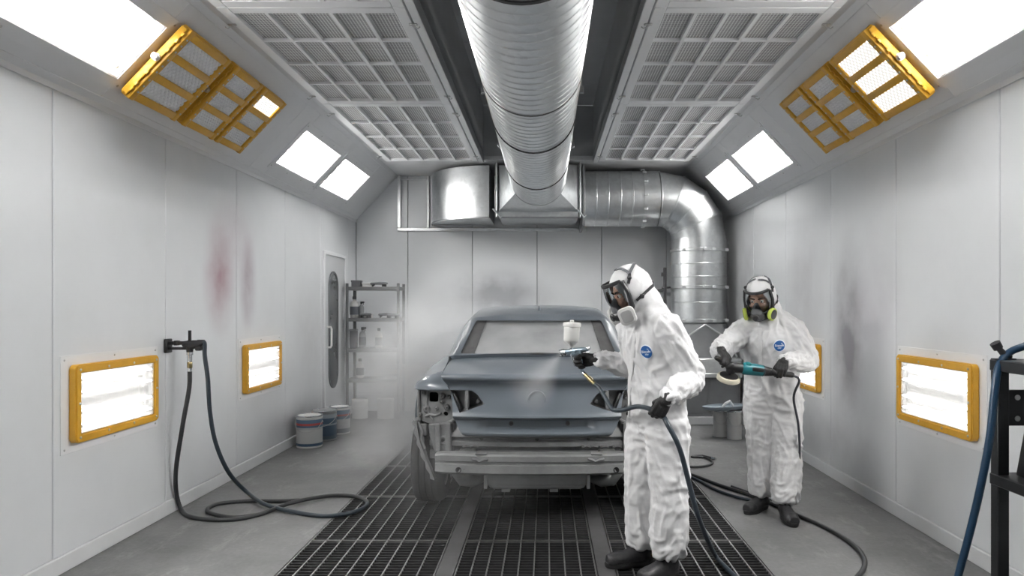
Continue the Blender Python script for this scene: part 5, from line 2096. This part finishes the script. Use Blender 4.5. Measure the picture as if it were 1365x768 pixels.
tube(b, [g_end + f_dir * .02, g_end + f_dir * .05, g_end + f_dir * .052, g_end + f_dir * .085, g_end + f_dir * .087, g_end + f_dir * .115], [.012, .012, .015, .015, .011, .012], 10)
gpart('hose_coupling', b, M['brass'])
hose_start = g_end + f_dir * .112

def floor_pt(px, py, z=.014):
    return P(px, py, (EYE - z) * FPX / (py - CY))

hg = hose_grip
hose('air_hose', 'dark air hose from the spray gun through the worker\'s gloved fist down to the grate', 'hose',
     [hose_start, hose_start + f_dir * .05, P(813, 541, 4.15), P(820, 547, 4.10), P(833, 546, 4.0), P(850, 542, 3.88), hg + hl_s * .035, hg - hl_s * .03,
      P(890, 566, 3.70), P(906, 598, 3.68), P(920, 650, 3.72), P(932, 692, 3.78), floor_pt(952, 738, .05), floor_pt(968, 757), floor_pt(990, 778), floor_pt(1010, 800), floor_pt(1020, 840)],
     .0135, M['hosedark'])

# polisher
px_ = (grip_l2 - P(975, 489, 4.80)).normalized()
pz_ = V((.06, -.34, .94)); pz_ = (pz_ - pz_.dot(px_) * px_).normalized()
py_ = pz_.cross(px_)
po = P(975, 490, 4.80)
pm_ = mat_axes(px_, py_, pz_, po)
pol = thing('polisher', 'teal and black electric polisher with a cream pad held by the second worker', 'polisher', po)
bpy.context.view_layer.update()
def ppart(nm, bm, m, par=None): return obj(nm, bm, m, par or pol)
q = lambda x, y, z: pm_ @ V((x, y, z))
b = BM()
tube(b, [q(-.012, 0, .004), q(.03, 0, .004), q(.075, 0, .004)], [.030, .034, .033], 20, dome=True)
lathe(b, [(.030, -.035), (.033, -.02), (.030, .02), (.018, .034)], 20, pm_)
ppart('gear_head', b, M['black'])
b = BM()
tube(b, [q(.072, 0, .004), q(.085, 0, .004), q(.15, 0, .004), q(.215, 0, .004)], [.036, .041, .040, .038], 22, dome=False)
box(b, (.085, -.020, .030), (.125, .020, .050), .008, 2, pm_)
ppart('motor_housing', b, M['teal'])
b = BM()
box(b, (.13, -.043, .008), (.208, .043, .032), .006, 2, pm_)
ppart('name_plate', b, M['black'])
b = BM()
L_ = (grip_l2 - po).length
tube(b, [q(.212, 0, .004), q(.222, 0, .004), q(.25, 0, .002), q(L_ - .02, 0, 0), q(L_ + .08, 0, 0)], [.039, .034, .026, .021, .019], 18, dome=True)
for k in range(5):
    cyl(b, q(.226 + .010 * k, 0, .003), q(.230 + .010 * k, 0, .003), .034 - .0015 * k, 18)
ppart('rear_grip', b, M['black'])
b = BM()
lathe(b, [(.012, -.036), (.012, -.050), (.045, -.054), (.062, -.058), (.062, -.068)], 36, pm_ @ Matrix.Translation((-.004, 0, 0)))
ppart('backing_plate', b, M['black'])
b = BM()
lathe(b, [(.058, -.062), (.074, -.064), (.079, -.074), (.078, -.092), (.070, -.098)], 40, pm_ @ Matrix.Translation((-.004, 0, 0)))
ppart('polishing_pad', b, M['pad'])
b = BM()
tube(b, [q(.0, 0, .020), q(-.02, -.005, .035), grip_r2 + r2_s * .055, grip_r2, grip_r2 - r2_s * .06], [.014, .014, .016, .018, .016], 14, dome=True)
ppart('front_handle', b, M['black'])
tail = q(L_ + .08, 0, 0)
hose('power_cord', 'dark power cord hanging from the polisher beside the worker\'s leg', 'cord',
     [tail, tail + px_ * .05 - V((0, 0, .03)), P(1058, 530, 4.95), P(1064, 565, 5.0), P(1066, 605, 5.06), P(1062, 640, 5.12), floor_pt(1052, 668, .012), floor_pt(1035, 668, .012), floor_pt(1015, 662, .012), floor_pt(975, 648, .012)],
     .0085, M['cord'])

# ------------------------------------------------------------------ hoses on the floor
hose('air_hose', 'black air hose crossing the floor past the second worker\'s boots towards the rack', 'hose',
     [floor_pt(905, 628), floor_pt(925, 634), floor_pt(960, 647), floor_pt(1000, 660), floor_pt(1030, 672), floor_pt(1066, 688), floor_pt(1100, 703), floor_pt(1132, 722), floor_pt(1150, 740), floor_pt(1152, 756), floor_pt(1140, 772), floor_pt(1120, 790)],
     .014, M['hoseblack'])
hose('air_hose', 'black hose lying along the grate edge, ending near the second worker\'s boot', 'hose',
     [floor_pt(900, 630, .012), floor_pt(926, 638, .012), floor_pt(952, 652, .012), floor_pt(980, 662, .012), floor_pt(1002, 667, .012)], .012, M['hosedark'])
root = thing('air_hose', 'short loop of thin hose with a bright metal tip behind the spraying worker', 'hose', floor_pt(930, 612, 0))
bpy.context.view_layer.update()
pts = [floor_pt(900, 622), floor_pt(935, 622), floor_pt(950, 617), floor_pt(940, 610), floor_pt(922, 609), floor_pt(935, 607.5), floor_pt(950, 611)]
c = catmull([tuple(p) for p in pts], 8)
b = BM(); tube(b, [V(p) for p in c], .011, 8)
obj('rubber_hose', b, M['hoseblack'], root)
b = BM(); d_ = (V(c[-1]) - V(c[-3])).normalized(); tube(b, [V(c[-1]) - d_ * .01, V(c[-1]) + d_ * .04], [.014, .012], 8)
obj('metal_tip', b, M['chrome'], root)

# wall mounted regulator with its looped hose
reg = thing('hose_bracket', 'black wall bracket with an air valve holding the looped hose', 'bracket', (XL, 5.11, 1.22))
bpy.context.view_layer.update()
ry = 5.11
b = BM()
box(b, (XL + .0005, ry - .045, 1.165), (XL + .018, ry + .045, 1.265), .005)
box(b, (XL + .012, ry - .020, 1.222), (XL + .17, ry + .020, 1.247), .005)
box(b, (XL + .012, ry - .016, 1.186), (XL + .15, ry + .016, 1.206), .005)
box(b, (XL + .06, ry - .024, 1.218), (XL + .085, ry + .024, 1.252), .003)
obj('bracket_arm', b, M['black'], reg)
b = BM()
vx = XL + .165
tube(b, [(vx - .03, ry, 1.225), (vx + .02, ry, 1.222), (vx + .06, ry, 1.228), (vx + .085, ry, 1.235)], [.026, .034, .028, .020], 14, dome=True)
tube(b, [(vx, ry, 1.23), (vx, ry, 1.17)], [.028, .022], 14, dome=True)
box(b, (vx + .045, ry - .022, 1.18), (vx + .085, ry + .022, 1.215), .006)
obj('valve_body', b, M['black'], reg)
b = BM()
cyl(b, (vx, ry, 1.24), (vx, ry, 1.325), .011, 10)
obj('upright_pin', b, M['black'], reg)
b = BM()
box(b, (vx + .055, ry - .012, 1.246), (vx + .105, ry + .012, 1.258), .003)
obj('lever', b, M['black'], reg)
b = BM()
tube(b, [(vx, ry, 1.17), (vx, ry, 1.15), (vx, ry, 1.148), (vx, ry, 1.10)], [.022, .022, .016, .016], 12)
tube(b, [(vx, ry, 1.055), (vx, ry, 1.02)], [.014, .012], 12)
obj('steel_fitting', b, M['chrome'], reg)
b = BM()
tube(b, [(vx, ry, 1.10), (vx, ry, 1.095), (vx, ry, 1.06), (vx, ry, 1.055)], [.014, .018, .018, .014], 12)
obj('brass_fitting', b, M['brass'], reg)

lh = thing('air_hose', 'looped hose, black and blue, hanging from the wall bracket and coiled on the floor', 'hose', floor_pt(330, 680, 0))
bpy.context.view_layer.update()
s1 = [V((vx, ry, 1.03)), V((vx - .006, ry, .90)), P(243, 570, 5.10), P(234, 635, 5.14), floor_pt(240, 676, .03), floor_pt(258, 690), floor_pt(305, 693), floor_pt(345, 686), floor_pt(390, 670, .03), floor_pt(440, 661, .02), floor_pt(474, 662), floor_pt(490, 671), floor_pt(474, 682)]
s2 = [floor_pt(474, 682), floor_pt(435, 688), floor_pt(395, 683, .018), floor_pt(355, 673, .03), P(328, 655, 5.55), P(305, 630, 5.36), P(288, 592, 5.24), P(280, 550, 5.17), P(277, 505, 5.13), P(273, 475, 5.115), V((vx + .105, ry, 1.233)), V((vx + .08, ry, 1.238))]
allp = s1 + s2[1:]
c = catmull([tuple(p) for p in allp], 10)
k = 10 * (len(s1) - 2)
b = BM(); tube(b, [V(p) for p in c[:k + 1]], .0155, 10)
obj('black_length', b, M['hoseblack'], lh)
b = BM(); tube(b, [V(p) for p in c[k:]], .0155, 10)
o = obj('blue_length', b, M['hosedark'], lh)
o['label'] = 'dark blue length of the hose'
pts = [floor_pt(345, 686, .014), floor_pt(310, 690, .014), floor_pt(277, 682, .012), floor_pt(290, 672, .012), floor_pt(330, 668, .012), floor_pt(365, 668, .014), floor_pt(400, 667, .024)]
c = catmull([tuple(p) for p in pts], 8)
b = BM(); tube(b, [V(p) for p in c], .0150, 10)
obj('small_coil', b, M['hoseblack'], lh)

# ------------------------------------------------------------------ door in the side wall
M['doorwhite'] = mat('door enamel', (.66, .675, .69), .38, var=.05)
M['doorglass'] = mat('grey door glass', (.17, .18, .185), .12, coat=.5, var=.2, scale=3)
dr = thing('door_1', None, None, (XL, (DY0 + DY1) / 2, 0))
dr['kind'] = 'structure'
bpy.context.view_layer.update()
b = BM()
box(b, (XL + .0005, DY0, .012), (XL + .016, DY1, DZ), .004)
obj('door_leaf', b, M['doorwhite'], dr)
b = BM()
for lo, hi in (((XL + .0005, DY0 - .05, 0), (XL + .026, DY0 - .006, DZ + .05)), ((XL + .0005, DY1 + .006, 0), (XL + .026, DY1 + .05, DZ + .05)), ((XL + .0005, DY0 - .006, DZ + .006), (XL + .026, DY1 + .006, DZ + .05))):
    box(b, lo, hi, .004)
obj('door_frame', b, M['cove'], dr)
m4 = mat_axes(V((0, 1, 0)), V((1, 0, 0)), V((0, 0, 1)), (XL, 9.05, 1.20))
b = BM()
ring_plate(b, rounded_rect(.40, 1.48, .195, 8), rounded_rect(.34, 1.42, .165, 8), .015, .026, m4)
obj('window_gasket', b, M['strap'], dr)
b = BM()
prism(b, rounded_rect(.345, 1.425, .17, 8), .0155, .019, m4)
obj('window_pane', b, M['doorglass'], dr)
b = BM()
hy = 8.80
tube(b, [(XL + .015, hy, .99), (XL + .06, hy, .99), (XL + .07, hy, 1.01), (XL + .07, hy, 1.22), (XL + .06, hy, 1.24), (XL + .015, hy, 1.24)], .013, 8)
obj('door_handle', b, M['cupwhite'], dr)

# ------------------------------------------------------------------ shelf in the far corner
M['shelf'] = mat('grey shelf steel', (.22, .225, .23), .45, .5, var=.2)
SX0, SX1, SY0, SY1 = -2.63, -1.955, 9.42, 9.78
SZ = [.535, .935, 1.34, 1.755]
sh = thing('shelf_rack', 'grey metal shelf in the far corner between the door and the car', 'shelf', ((SX0 + SX1) / 2, 9.6, 0))
bpy.context.view_layer.update()
for x in (SX0, SX1):
    for y in (SY0, SY1):
        b = BM(); box(b, (x - .016, y - .016, 0), (x + .016, y + .016, 1.80), .003)
        obj('post', b, M['shelf'], sh)
for z in SZ:
    b = BM(); box(b, (SX0 - .01, SY0 - .01, z - .045), (SX1 + .01, SY1 + .01, z), .004)
    obj('shelf_board', b, M['shelf'], sh)

M['label'] = mat('dark printed label', (.10, .11, .13), .5)
M['bottlegrey'] = mat('grey bottle', (.32, .33, .34), .4)
M['pailwhite'] = mat('white pail plastic', (.66, .66, .65), .45, var=.08)
def sx(px, y=9.6): return (px - CX) * y / FPX
def bottle(label, x, y, z, r, h, m, lab=True, spray=False, group=None):
    root = thing('spray_bottle' if spray else 'bottle', label, 'bottle', (x, y, z), None, group)
    b = BM()
    lathe(b, [(r * .9, 0), (r, .008), (r, h * .62), (r * .85, h * .72), (r * .36, h * .80), (r * .36, h * .86)], 20)
    obj('bottle_body', b, m, root, True)
    b = BM()
    if spray:
        lathe(b, [(r * .42, h * .86), (r * .42, h * .92)], 14)
        box(b, (-r * .4, -r * .35, h * .91), (r * 1.1, r * .35, h), .006, 2)
        tube(b, [(r * .6, 0, h * .92), (r * .75, 0, h * .85), (r * .6, 0, h * .78)], .006, 6)
        obj('spray_head', b, M['black'], root, True)
    else:
        lathe(b, [(r * .45, h * .86), (r * .45, h * .97), (r * .38, h)], 14)
        obj('cap', b, M['cupwhite'] if m is not M['pailwhite'] else M['strap'], root, True)
    if lab:
        b = BM()
        lathe(b, [(r + .001, h * .15), (r + .0015, h * .16), (r + .0015, h * .52), (r + .001, h * .53)], 20, None, False)
        obj('bottle_label', b, M['label'], root, True)
    return root
fy = 9.56
bottle('tall white bottle with grey label on the second shelf from the top, beside the door', sx(473.5), fy, SZ[2], .058, .29, M['pailwhite'])
bottle('grey spray bottle next to the tall white bottle on the same shelf', sx(481), fy + .07, SZ[2], .036, .22, M['bottlegrey'], False, True)
bottle('white bottle standing alone on the third shelf from the top', sx(506), fy, SZ[1], .046, .27, M['pailwhite'])
bottle('grey spray bottle on the third shelf behind the grey box', sx(483), fy + .05, SZ[1], .045, .28, M['bottlegrey'], True, True)
bottle('pale bottle fogged by mist on the lowest shelf', sx(481), fy, SZ[0], .050, .26, M['pailwhite'], True, False)
def crate(name, label, cat, lo, hi, m, lid=None):
    root = thing(name, label, cat, ((lo[0] + hi[0]) / 2, (lo[1] + hi[1]) / 2, lo[2]))
    bpy.context.view_layer.update()
    b = BM(); box(b, lo, hi, .005)
    obj('box_body', b, m, root)
    b = BM(); box(b, (lo[0] - .004, lo[1] - .004, hi[2] - .02), (hi[0] + .004, hi[1] + .004, hi[2] + .004), .003)
    obj('lid', b, lid or m, root)
    return root
crate('storage_box', 'dark box on the very top of the far shelf', 'box', (sx(470.5), fy - .05, SZ[3]), (sx(482), fy + .07, SZ[3] + .085), M['strap'])
crate('storage_box', 'white flat box beside the dark box on top of the far shelf', 'box', (sx(484), fy - .02, SZ[3]), (sx(498), fy + .10, SZ[3] + .055), M['pailwhite'])
crate('storage_box', 'grey upright box at the door end of the third shelf', 'box', (sx(468), fy - .04, SZ[1]), (sx(476), fy + .08, SZ[1] + .25), M['strap'], M['bottlegrey'])
crate('storage_box', 'small white box with black grip on the second shelf', 'box', (sx(487), fy - .05, SZ[2]), (sx(497), fy + .05, SZ[2] + .05), M['pailwhite'])
def small_tool(label, x, y, z, s=1.0, flip=1):
    root = thing('spray_gun', label, 'spray gun', (x, y, z))
    b = BM()
    tube(b, [(-.09 * s, 0, .045), (.0, 0, .05), (.08 * s, 0, .05)], [.016, .02, .015], 10, dome=True)
    obj('gun_body', b, M['strap'], root, True)
    b = BM()
    tube(b, [(-.05 * s, 0, .045), (-.075 * s, 0, .016)], .013, 8, dome=True)
    obj('grip', b, M['black'], root, True)
    b = BM(); lathe(b, [(.030, 0), (.030, .035), (.012, .04)], 14, Matrix.Translation((.05 * s, 0, 0)))
    obj('cup', b, M['black'], root, True)
    root.rotation_euler = (0, 0, .3 * flip)
    return root
small_tool('dark spray gun lying on top of the far shelf', sx(507), fy, SZ[3], 1.2)
small_tool('dark spray gun lying over the small white box side of the second shelf', sx(491), fy - .1, SZ[2], .9, -1)
small_tool('dark spray gun on the second shelf near its outer post', sx(515), fy, SZ[2], .9)
o = small_tool('dark spray gun hanging past the outer post at second shelf height', sx(526, 9.4), 9.36, SZ[2] - .005, .8)

def pail(label, x, y, r, h, m, labm=None, group=None, bail=True, lidm=None):
    root = thing('paint_can', label, 'paint can', (x, y, 0), None, group)
    b = BM()
    lathe(b, [(r * .97, 0), (r, .006), (r * .985, .012), (r * .985, h - .03), (r * 1.015, h - .024), (r * 1.015, h - .012), (r * .985, h - .008), (r * .985, h)], 36)
    obj('can_body', b, m, root, True)
    b = BM()
    lathe(b, [(r * 1.02, h - .010), (r * 1.03, h), (r * 1.0, h + .006), (r * .92, h + .006), (r * .90, h - .002), (.001, h - .002)], 36, None, False)
    obj('lid', b, lidm or M['chrome'], root, True)
    if labm:
        b = BM()
        lathe(b, [(r * .985 + .0008, h * .06), (r * .985 + .0015, h * .07), (r * .985 + .0015, h * .88), (r * .985 + .0008, h * .89)], 36, None, False)
        obj('can_label', b, labm, root, True)
    if bail:
        b = BM()
        pts = [(r * math.cos(t) * 1.02, -r * 1.02 * math.sin(t) * .45 - r * .25 * math.sin(t), h * .80 - h * .30 * math.sin(t)) for t in np.linspace(0, PI, 12)]
        pts = [(x_, -math.sqrt(max(0, (r * 1.04) ** 2 - x_ * x_)), z_) for x_, _, z_ in pts]
        tube(b, pts, .0035, 6)
        for sg in (-1, 1):
            ball(b, (sg * r, 0, h * .80), .012, 8)
        obj('handle', b, M['steel'], root, True)
    return root
lab1 = banded('can label white blue red', 2, [(0, (.08, .14, .22)), (.10, (.62, .63, .62)), (.62, (.50, .52, .53)), (.70, (.10, .17, .26)), (.78, (.55, .10, .09)), (.86, (.12, .20, .30))])
lab2 = banded('can label dark blue', 2, [(0, (.10, .14, .18)), (.14, (.07, .12, .18)), (.55, (.30, .36, .42)), (.62, (.07, .12, .18)), (.84, (.35, .40, .44))])
lab3 = banded('can label pale', 2, [(0, (.28, .30, .33)), (.18, (.55, .56, .56)), (.60, (.12, .18, .25)), (.74, (.45, .10, .09)), (.82, (.15, .22, .30))])
pail('nearest paint can of the three by the wall, white with blue and red band', -2.53, 7.62, .135, .335, M['cupwhite'], lab1)
pail('dark blue labelled paint can in the middle of the three by the wall', -2.50, 8.02, .140, .330, M['bottlegrey'], lab2)
pail('paint can farthest along the wall, partly hidden behind the dark blue one', -2.44, 8.42, .120, .315, M['cupwhite'], lab3)
pail('plain white pail with wire handle under the far shelf, nearest the door', sx(480, 9.55), 9.55, .105, .25, M['pailwhite'], None, lidm=M['pailwhite'])
pail('plain white pail under the outer end of the far shelf, half lost in mist', sx(514, 9.55), 9.55, .110, .255, M['pailwhite'], None, lidm=M['pailwhite'])
c1 = pail('white can on the floor beside the extraction cabinet, nearer the car', P(964, 500, 8.05).x, 8.20, .078, .30, M['pailwhite'], None)
c2 = pail('white can on the floor beside the extraction cabinet, nearer the second worker', P(982, 500, 7.95).x, 8.05, .082, .315, M['pailwhite'], None)
tr = thing('paint_tray', 'blue grey tray lying across the two white cans near the second worker', 'tray', (2.04, 8.1, .325))
bpy.context.view_layer.update()
M['traymat'] = mat('blue grey plastic tray', (.28, .33, .37), .4)
b = BM()
rr = []
for (e, z) in ((.72, .328), (.95, .345), (1.0, .372), (.97, .374), (.91, .352), (.68, .338)):
    rr.append([V((2.03 + .26 * e * math.cos(a), 8.08 + .15 * e * math.sin(a), z + .012 * math.cos(a))) for a in np.linspace(0, 2 * PI, 33)[:-1]])
rings(b, rr, True)
obj('tray_shell', b, M['traymat'], tr)
b = BM()
tube(b, [(2.0, 8.06, .36), (2.03, 8.05, .40), (2.08, 8.08, .42), (2.12, 8.1, .37)], .016, 8, dome=True)
obj('rag', b, M['cove'], tr)

# ------------------------------------------------------------------ black rack by the wall
M['rack'] = mat('black painted rack steel', (.035, .037, .040), .45, .4, var=.3, scale=6)
KX0, KX1, KY0, KY1 = 2.165, 2.465, 2.25, 3.40
rk = thing('steel_rack', 'black steel rack standing by the wall at the edge of the photo', 'rack', (2.31, 2.8, 0))
bpy.context.view_layer.update()
for x in (KX0, KX1):
    for y in (KY0, KY1):
        b = BM(); box(b, (x - .028, y - .028, 0), (x + .028, y + .028, 1.20), .004)
        obj('post', b, M['rack'], rk)
for z in (1.245, .70, .18):
    b = BM(); box(b, (KX0 - .032, KY0 - .032, z - .055), (KX1 + .03, KY1 + .032, z), .005)
    obj('shelf_board', b, M['rack'], rk)
b = BM()
box(b, (KX0 + .03, KY1 - .012, .93), (KX1 - .03, KY1 + .012, 1.10), .004)
obj('cross_plate', b, M['rack'], rk)
b = BM()
for z in (.965, 1.065):
    lathe(b, [(.013, 0), (.013, .004), (.004, .004)], 14, mat_axes(V((1, 0, 0)), V((0, 0, 1)), V((0, -1, 0)), (KX0 + .075, KY1 - .012, z)))
    lathe(b, [(.013, 0), (.013, .004), (.004, .004)], 14, mat_axes(V((1, 0, 0)), V((0, 0, 1)), V((0, -1, 0)), (KX0 + .22, KY1 - .012, z)))
obj('plate_bolts', b, M['pailwhite'], rk)
tb = thing('tool_case', 'black tilted case with a pale strip on the middle shelf of the black rack', 'case', (2.30, 3.2, .70))
bpy.context.view_layer.update()
mt = Matrix.Translation((2.31, 3.30, .701)) @ Matrix.Rotation(.0, 4, 'X')
b = BM()
prism(b, [(-.10, 0), (.10, 0), (.13, .20), (-.055, .24)], -.06, .06, mt, .010, 2)
obj('case_shell', b, M['black'], tb)
b = BM()
prism(b, [(-.070, .05), (-.045, .05), (-.030, .17), (-.045, .17)], -.066, -.058, mt, .002)
obj('pale_strip', b, M['pailwhite'], tb)
nz = thing('nozzle', 'small black nozzle tool sticking up at the corner of the rack top', 'tool', (2.15, 3.38, 1.245))
bpy.context.view_layer.update()
b = BM()
tube(b, [(2.19, 3.37, 1.262), (2.165, 3.375, 1.275), (2.145, 3.38, 1.300)], [.014, .016, .013], 10, dome=True)
tube(b, [(2.145, 3.38, 1.298), (2.128, 3.38, 1.325)], [.022, .024], 10)
obj('nozzle_head', b, M['black'], nz)
b = BM()
box(b, (2.12, 3.36, 1.2455), (2.22, 3.40, 1.252), .002)
obj('base_plate', b, M['darksteel'], nz)
hose('air_hose', 'thick blue hose draped over the corner of the black rack down to the floor', 'hose',
     [(2.42, 2.7, 1.262), (2.40, 3.0, 1.262), P(1385, 461, 3.32), P(1362, 463, 3.35), P(1343, 472, 3.37), P(1331, 490, 3.36), P(1325, 530, 3.34), P(1320, 580, 3.33), P(1309, 640, 3.34), P(1294, 705, 3.40), P(1278, 765, 3.45), floor_pt(1266, 808, .018), floor_pt(1240, 850, .018), floor_pt(1200, 860, .018)],
     .0175, M['hoseblue'], seg=12)
b = BM()
for k in range(3):
    pass
b.free()

# ------------------------------------------------------------------ paint mist in the air
def mist(name, label, lo, hi, dens, scale, lowc, seed, shape):
    """a cloud of paint mist: noisy density that thins out towards the edge of its volume"""
    b = BM(); quickbox(b, lo, hi)
    m = bpy.data.materials.new('paint mist'); m.use_nodes = True
    nt = m.node_tree; nt.nodes.remove(nt.nodes['Principled BSDF']); out = nt.nodes['Material Output']
    vs = nt.nodes.new('ShaderNodeVolumePrincipled')
    vs.inputs['Color'].default_value = (.92, .93, .94, 1)
    vs.inputs['Anisotropy'].default_value = .25
    tc = nt.nodes.new('ShaderNodeTexCoord')
    n = nt.nodes.new('ShaderNodeTexNoise'); n.inputs['Scale'].default_value = scale; n.inputs['Detail'].default_value = 4
    n.inputs['Roughness'].default_value = .6; n.inputs['Distortion'].default_value = .6
    mp0 = nt.nodes.new('ShaderNodeMapping'); mp0.inputs['Location'].default_value = (seed, seed * .7, seed * 1.3)
    lk(nt, tc.outputs['Object'], mp0.inputs[0]); lk(nt, mp0.outputs[0], n.inputs['Vector'])
    r = nt.nodes.new('ShaderNodeMapRange'); r.inputs['From Min'].default_value = lowc; r.inputs['From Max'].default_value = .72
    lk(nt, n.outputs['Fac'], r.inputs['Value'])
    if shape == 'blob':
        mp = nt.nodes.new('ShaderNodeMapping')
        mp.inputs['Location'].default_value = (-1, -1, -1); mp.inputs['Scale'].default_value = (2, 2, 2)
        lk(nt, tc.outputs['Generated'], mp.inputs[0])
        ln = nt.nodes.new('ShaderNodeVectorMath'); ln.operation = 'LENGTH'; lk(nt, mp.outputs[0], ln.inputs[0])
        fall = nt.nodes.new('ShaderNodeMapRange'); fall.interpolation_type = 'SMOOTHSTEP'
        fall.inputs['From Min'].default_value = 1.0; fall.inputs['From Max'].default_value = .15
        lk(nt, ln.outputs['Value'], fall.inputs['Value'])
    mu = nt.nodes.new('ShaderNodeMath'); mu.operation = 'MULTIPLY'
    lk(nt, r.outputs[0], mu.inputs[0]); lk(nt, fall.outputs[0], mu.inputs[1])
    mu2 = nt.nodes.new('ShaderNodeMath'); mu2.operation = 'MULTIPLY'; mu2.inputs[1].default_value = dens
    lk(nt, mu.outputs[0], mu2.inputs[0]); lk(nt, mu2.outputs[0], vs.inputs['Density'])
    lk(nt, vs.outputs[0], out.inputs['Volume'])
    o = obj(name, b, m, smooth=0)
    tag(o, label, 'mist', None, 'stuff')
    return o
mist('paint_mist', 'pale paint mist drifting between the car, the far shelf and the side wall', (-2.10, 5.4, -.55), (-.45, 9.3, 1.85), 3.0, 1.3, .36, 3.0, 'blob')
mist('smoke_puff', 'soft grey puff of mist above the car roof', (-1.45, 5.7, .95), (.25, 7.6, 2.0), .7, 1.7, .35, 8.0, 'blob')
mist('wheel_mist', 'thin mist around the rear wheel and the grate behind the car', (-1.45, 3.9, -.05), (.20, 5.35, .85), .45, 1.9, .35, 5.0, 'blob')
# the fan of paint from the gun
def spray_fan():
    tip = gm @ V((.115, 0, .012))
    tgt = V((-.14, 4.99, .86))
    d = (tgt - tip); L = d.length
    x, y, z = frame_of(d)
    b = BM()
    tn = .30
    tube(b, [(0, 0, 0), (0, 0, L * .5), (0, 0, L)], [.008, .008 + tn * L * .5, .008 + tn * L], 32)
    m = bpy.data.materials.new('spray fan'); m.use_nodes = True
    nt = m.node_tree; nt.nodes.remove(nt.nodes['Principled BSDF']); out = nt.nodes['Material Output']
    vs = nt.nodes.new('ShaderNodeVolumePrincipled'); vs.inputs['Color'].default_value = (.93, .94, .95, 1)
    tc = nt.nodes.new('ShaderNodeTexCoord')
    def math_(op, a, c=None, clamp=False):
        q = nt.nodes.new('ShaderNodeMath'); q.operation = op; q.use_clamp = clamp
        for i_, k in enumerate((a, c)):
            if k is None: continue
            if isinstance(k, (int, float)): q.inputs[i_].default_value = k
            else: lk(nt, k, q.inputs[i_])
        return q.outputs[0]
    sp = nt.nodes.new('ShaderNodeSeparateXYZ'); lk(nt, tc.outputs['Object'], sp.inputs[0])
    rr = math_('SQRT', math_('ADD', math_('POWER', sp.outputs[0], 2.0), math_('POWER', sp.outputs[1], 2.0)))
    wd = math_('ADD', math_('MULTIPLY', sp.outputs[2], tn), .008)
    e = math_('SUBTRACT', 1.0, math_('DIVIDE', rr, wd), True)
    e = math_('POWER', e, 1.4)
    mp = nt.nodes.new('ShaderNodeMapping'); mp.inputs['Scale'].default_value = (9, 9, 2.5)
    lk(nt, tc.outputs['Object'], mp.inputs[0])
    n = nt.nodes.new('ShaderNodeTexNoise'); n.inputs['Scale'].default_value = 1.0; n.inputs['Detail'].default_value = 4
    lk(nt, mp.outputs[0], n.inputs['Vector'])
    near = math_('DIVIDE', .9, math_('ADD', sp.outputs[2], .06))
    de = math_('MULTIPLY', math_('MULTIPLY', e, n.outputs['Fac']), near)
    lk(nt, math_('MULTIPLY', de, 2.6), vs.inputs['Density']); lk(nt, vs.outputs[0], out.inputs['Volume'])
    o = obj('spray_fan', b, m, smooth=0)
    o.matrix_basis = mat_axes(x, y, z, tip)
    tag(o, 'white fan of paint spray from the gun onto the boot lid', 'mist', None, 'stuff')
spray_fan()
w = bpy.data.worlds.new('world'); SC.world = w
w.use_nodes = True
w.node_tree.nodes['Background'].inputs[0].default_value = (.8, .85, .9, 1)
w.node_tree.nodes['Background'].inputs[1].default_value = .2
SC.cycles.use_denoising = True
SC.cycles.max_bounces = 8
SC.cycles.diffuse_bounces = 5
SC.cycles.glossy_bounces = 4
SC.cycles.transparent_max_bounces = 12
SC.cycles.volume_bounces = 1
SC.cycles.sample_clamp_indirect = 6.0
SC.cycles.caustics_reflective = False
SC.cycles.caustics_refractive = False
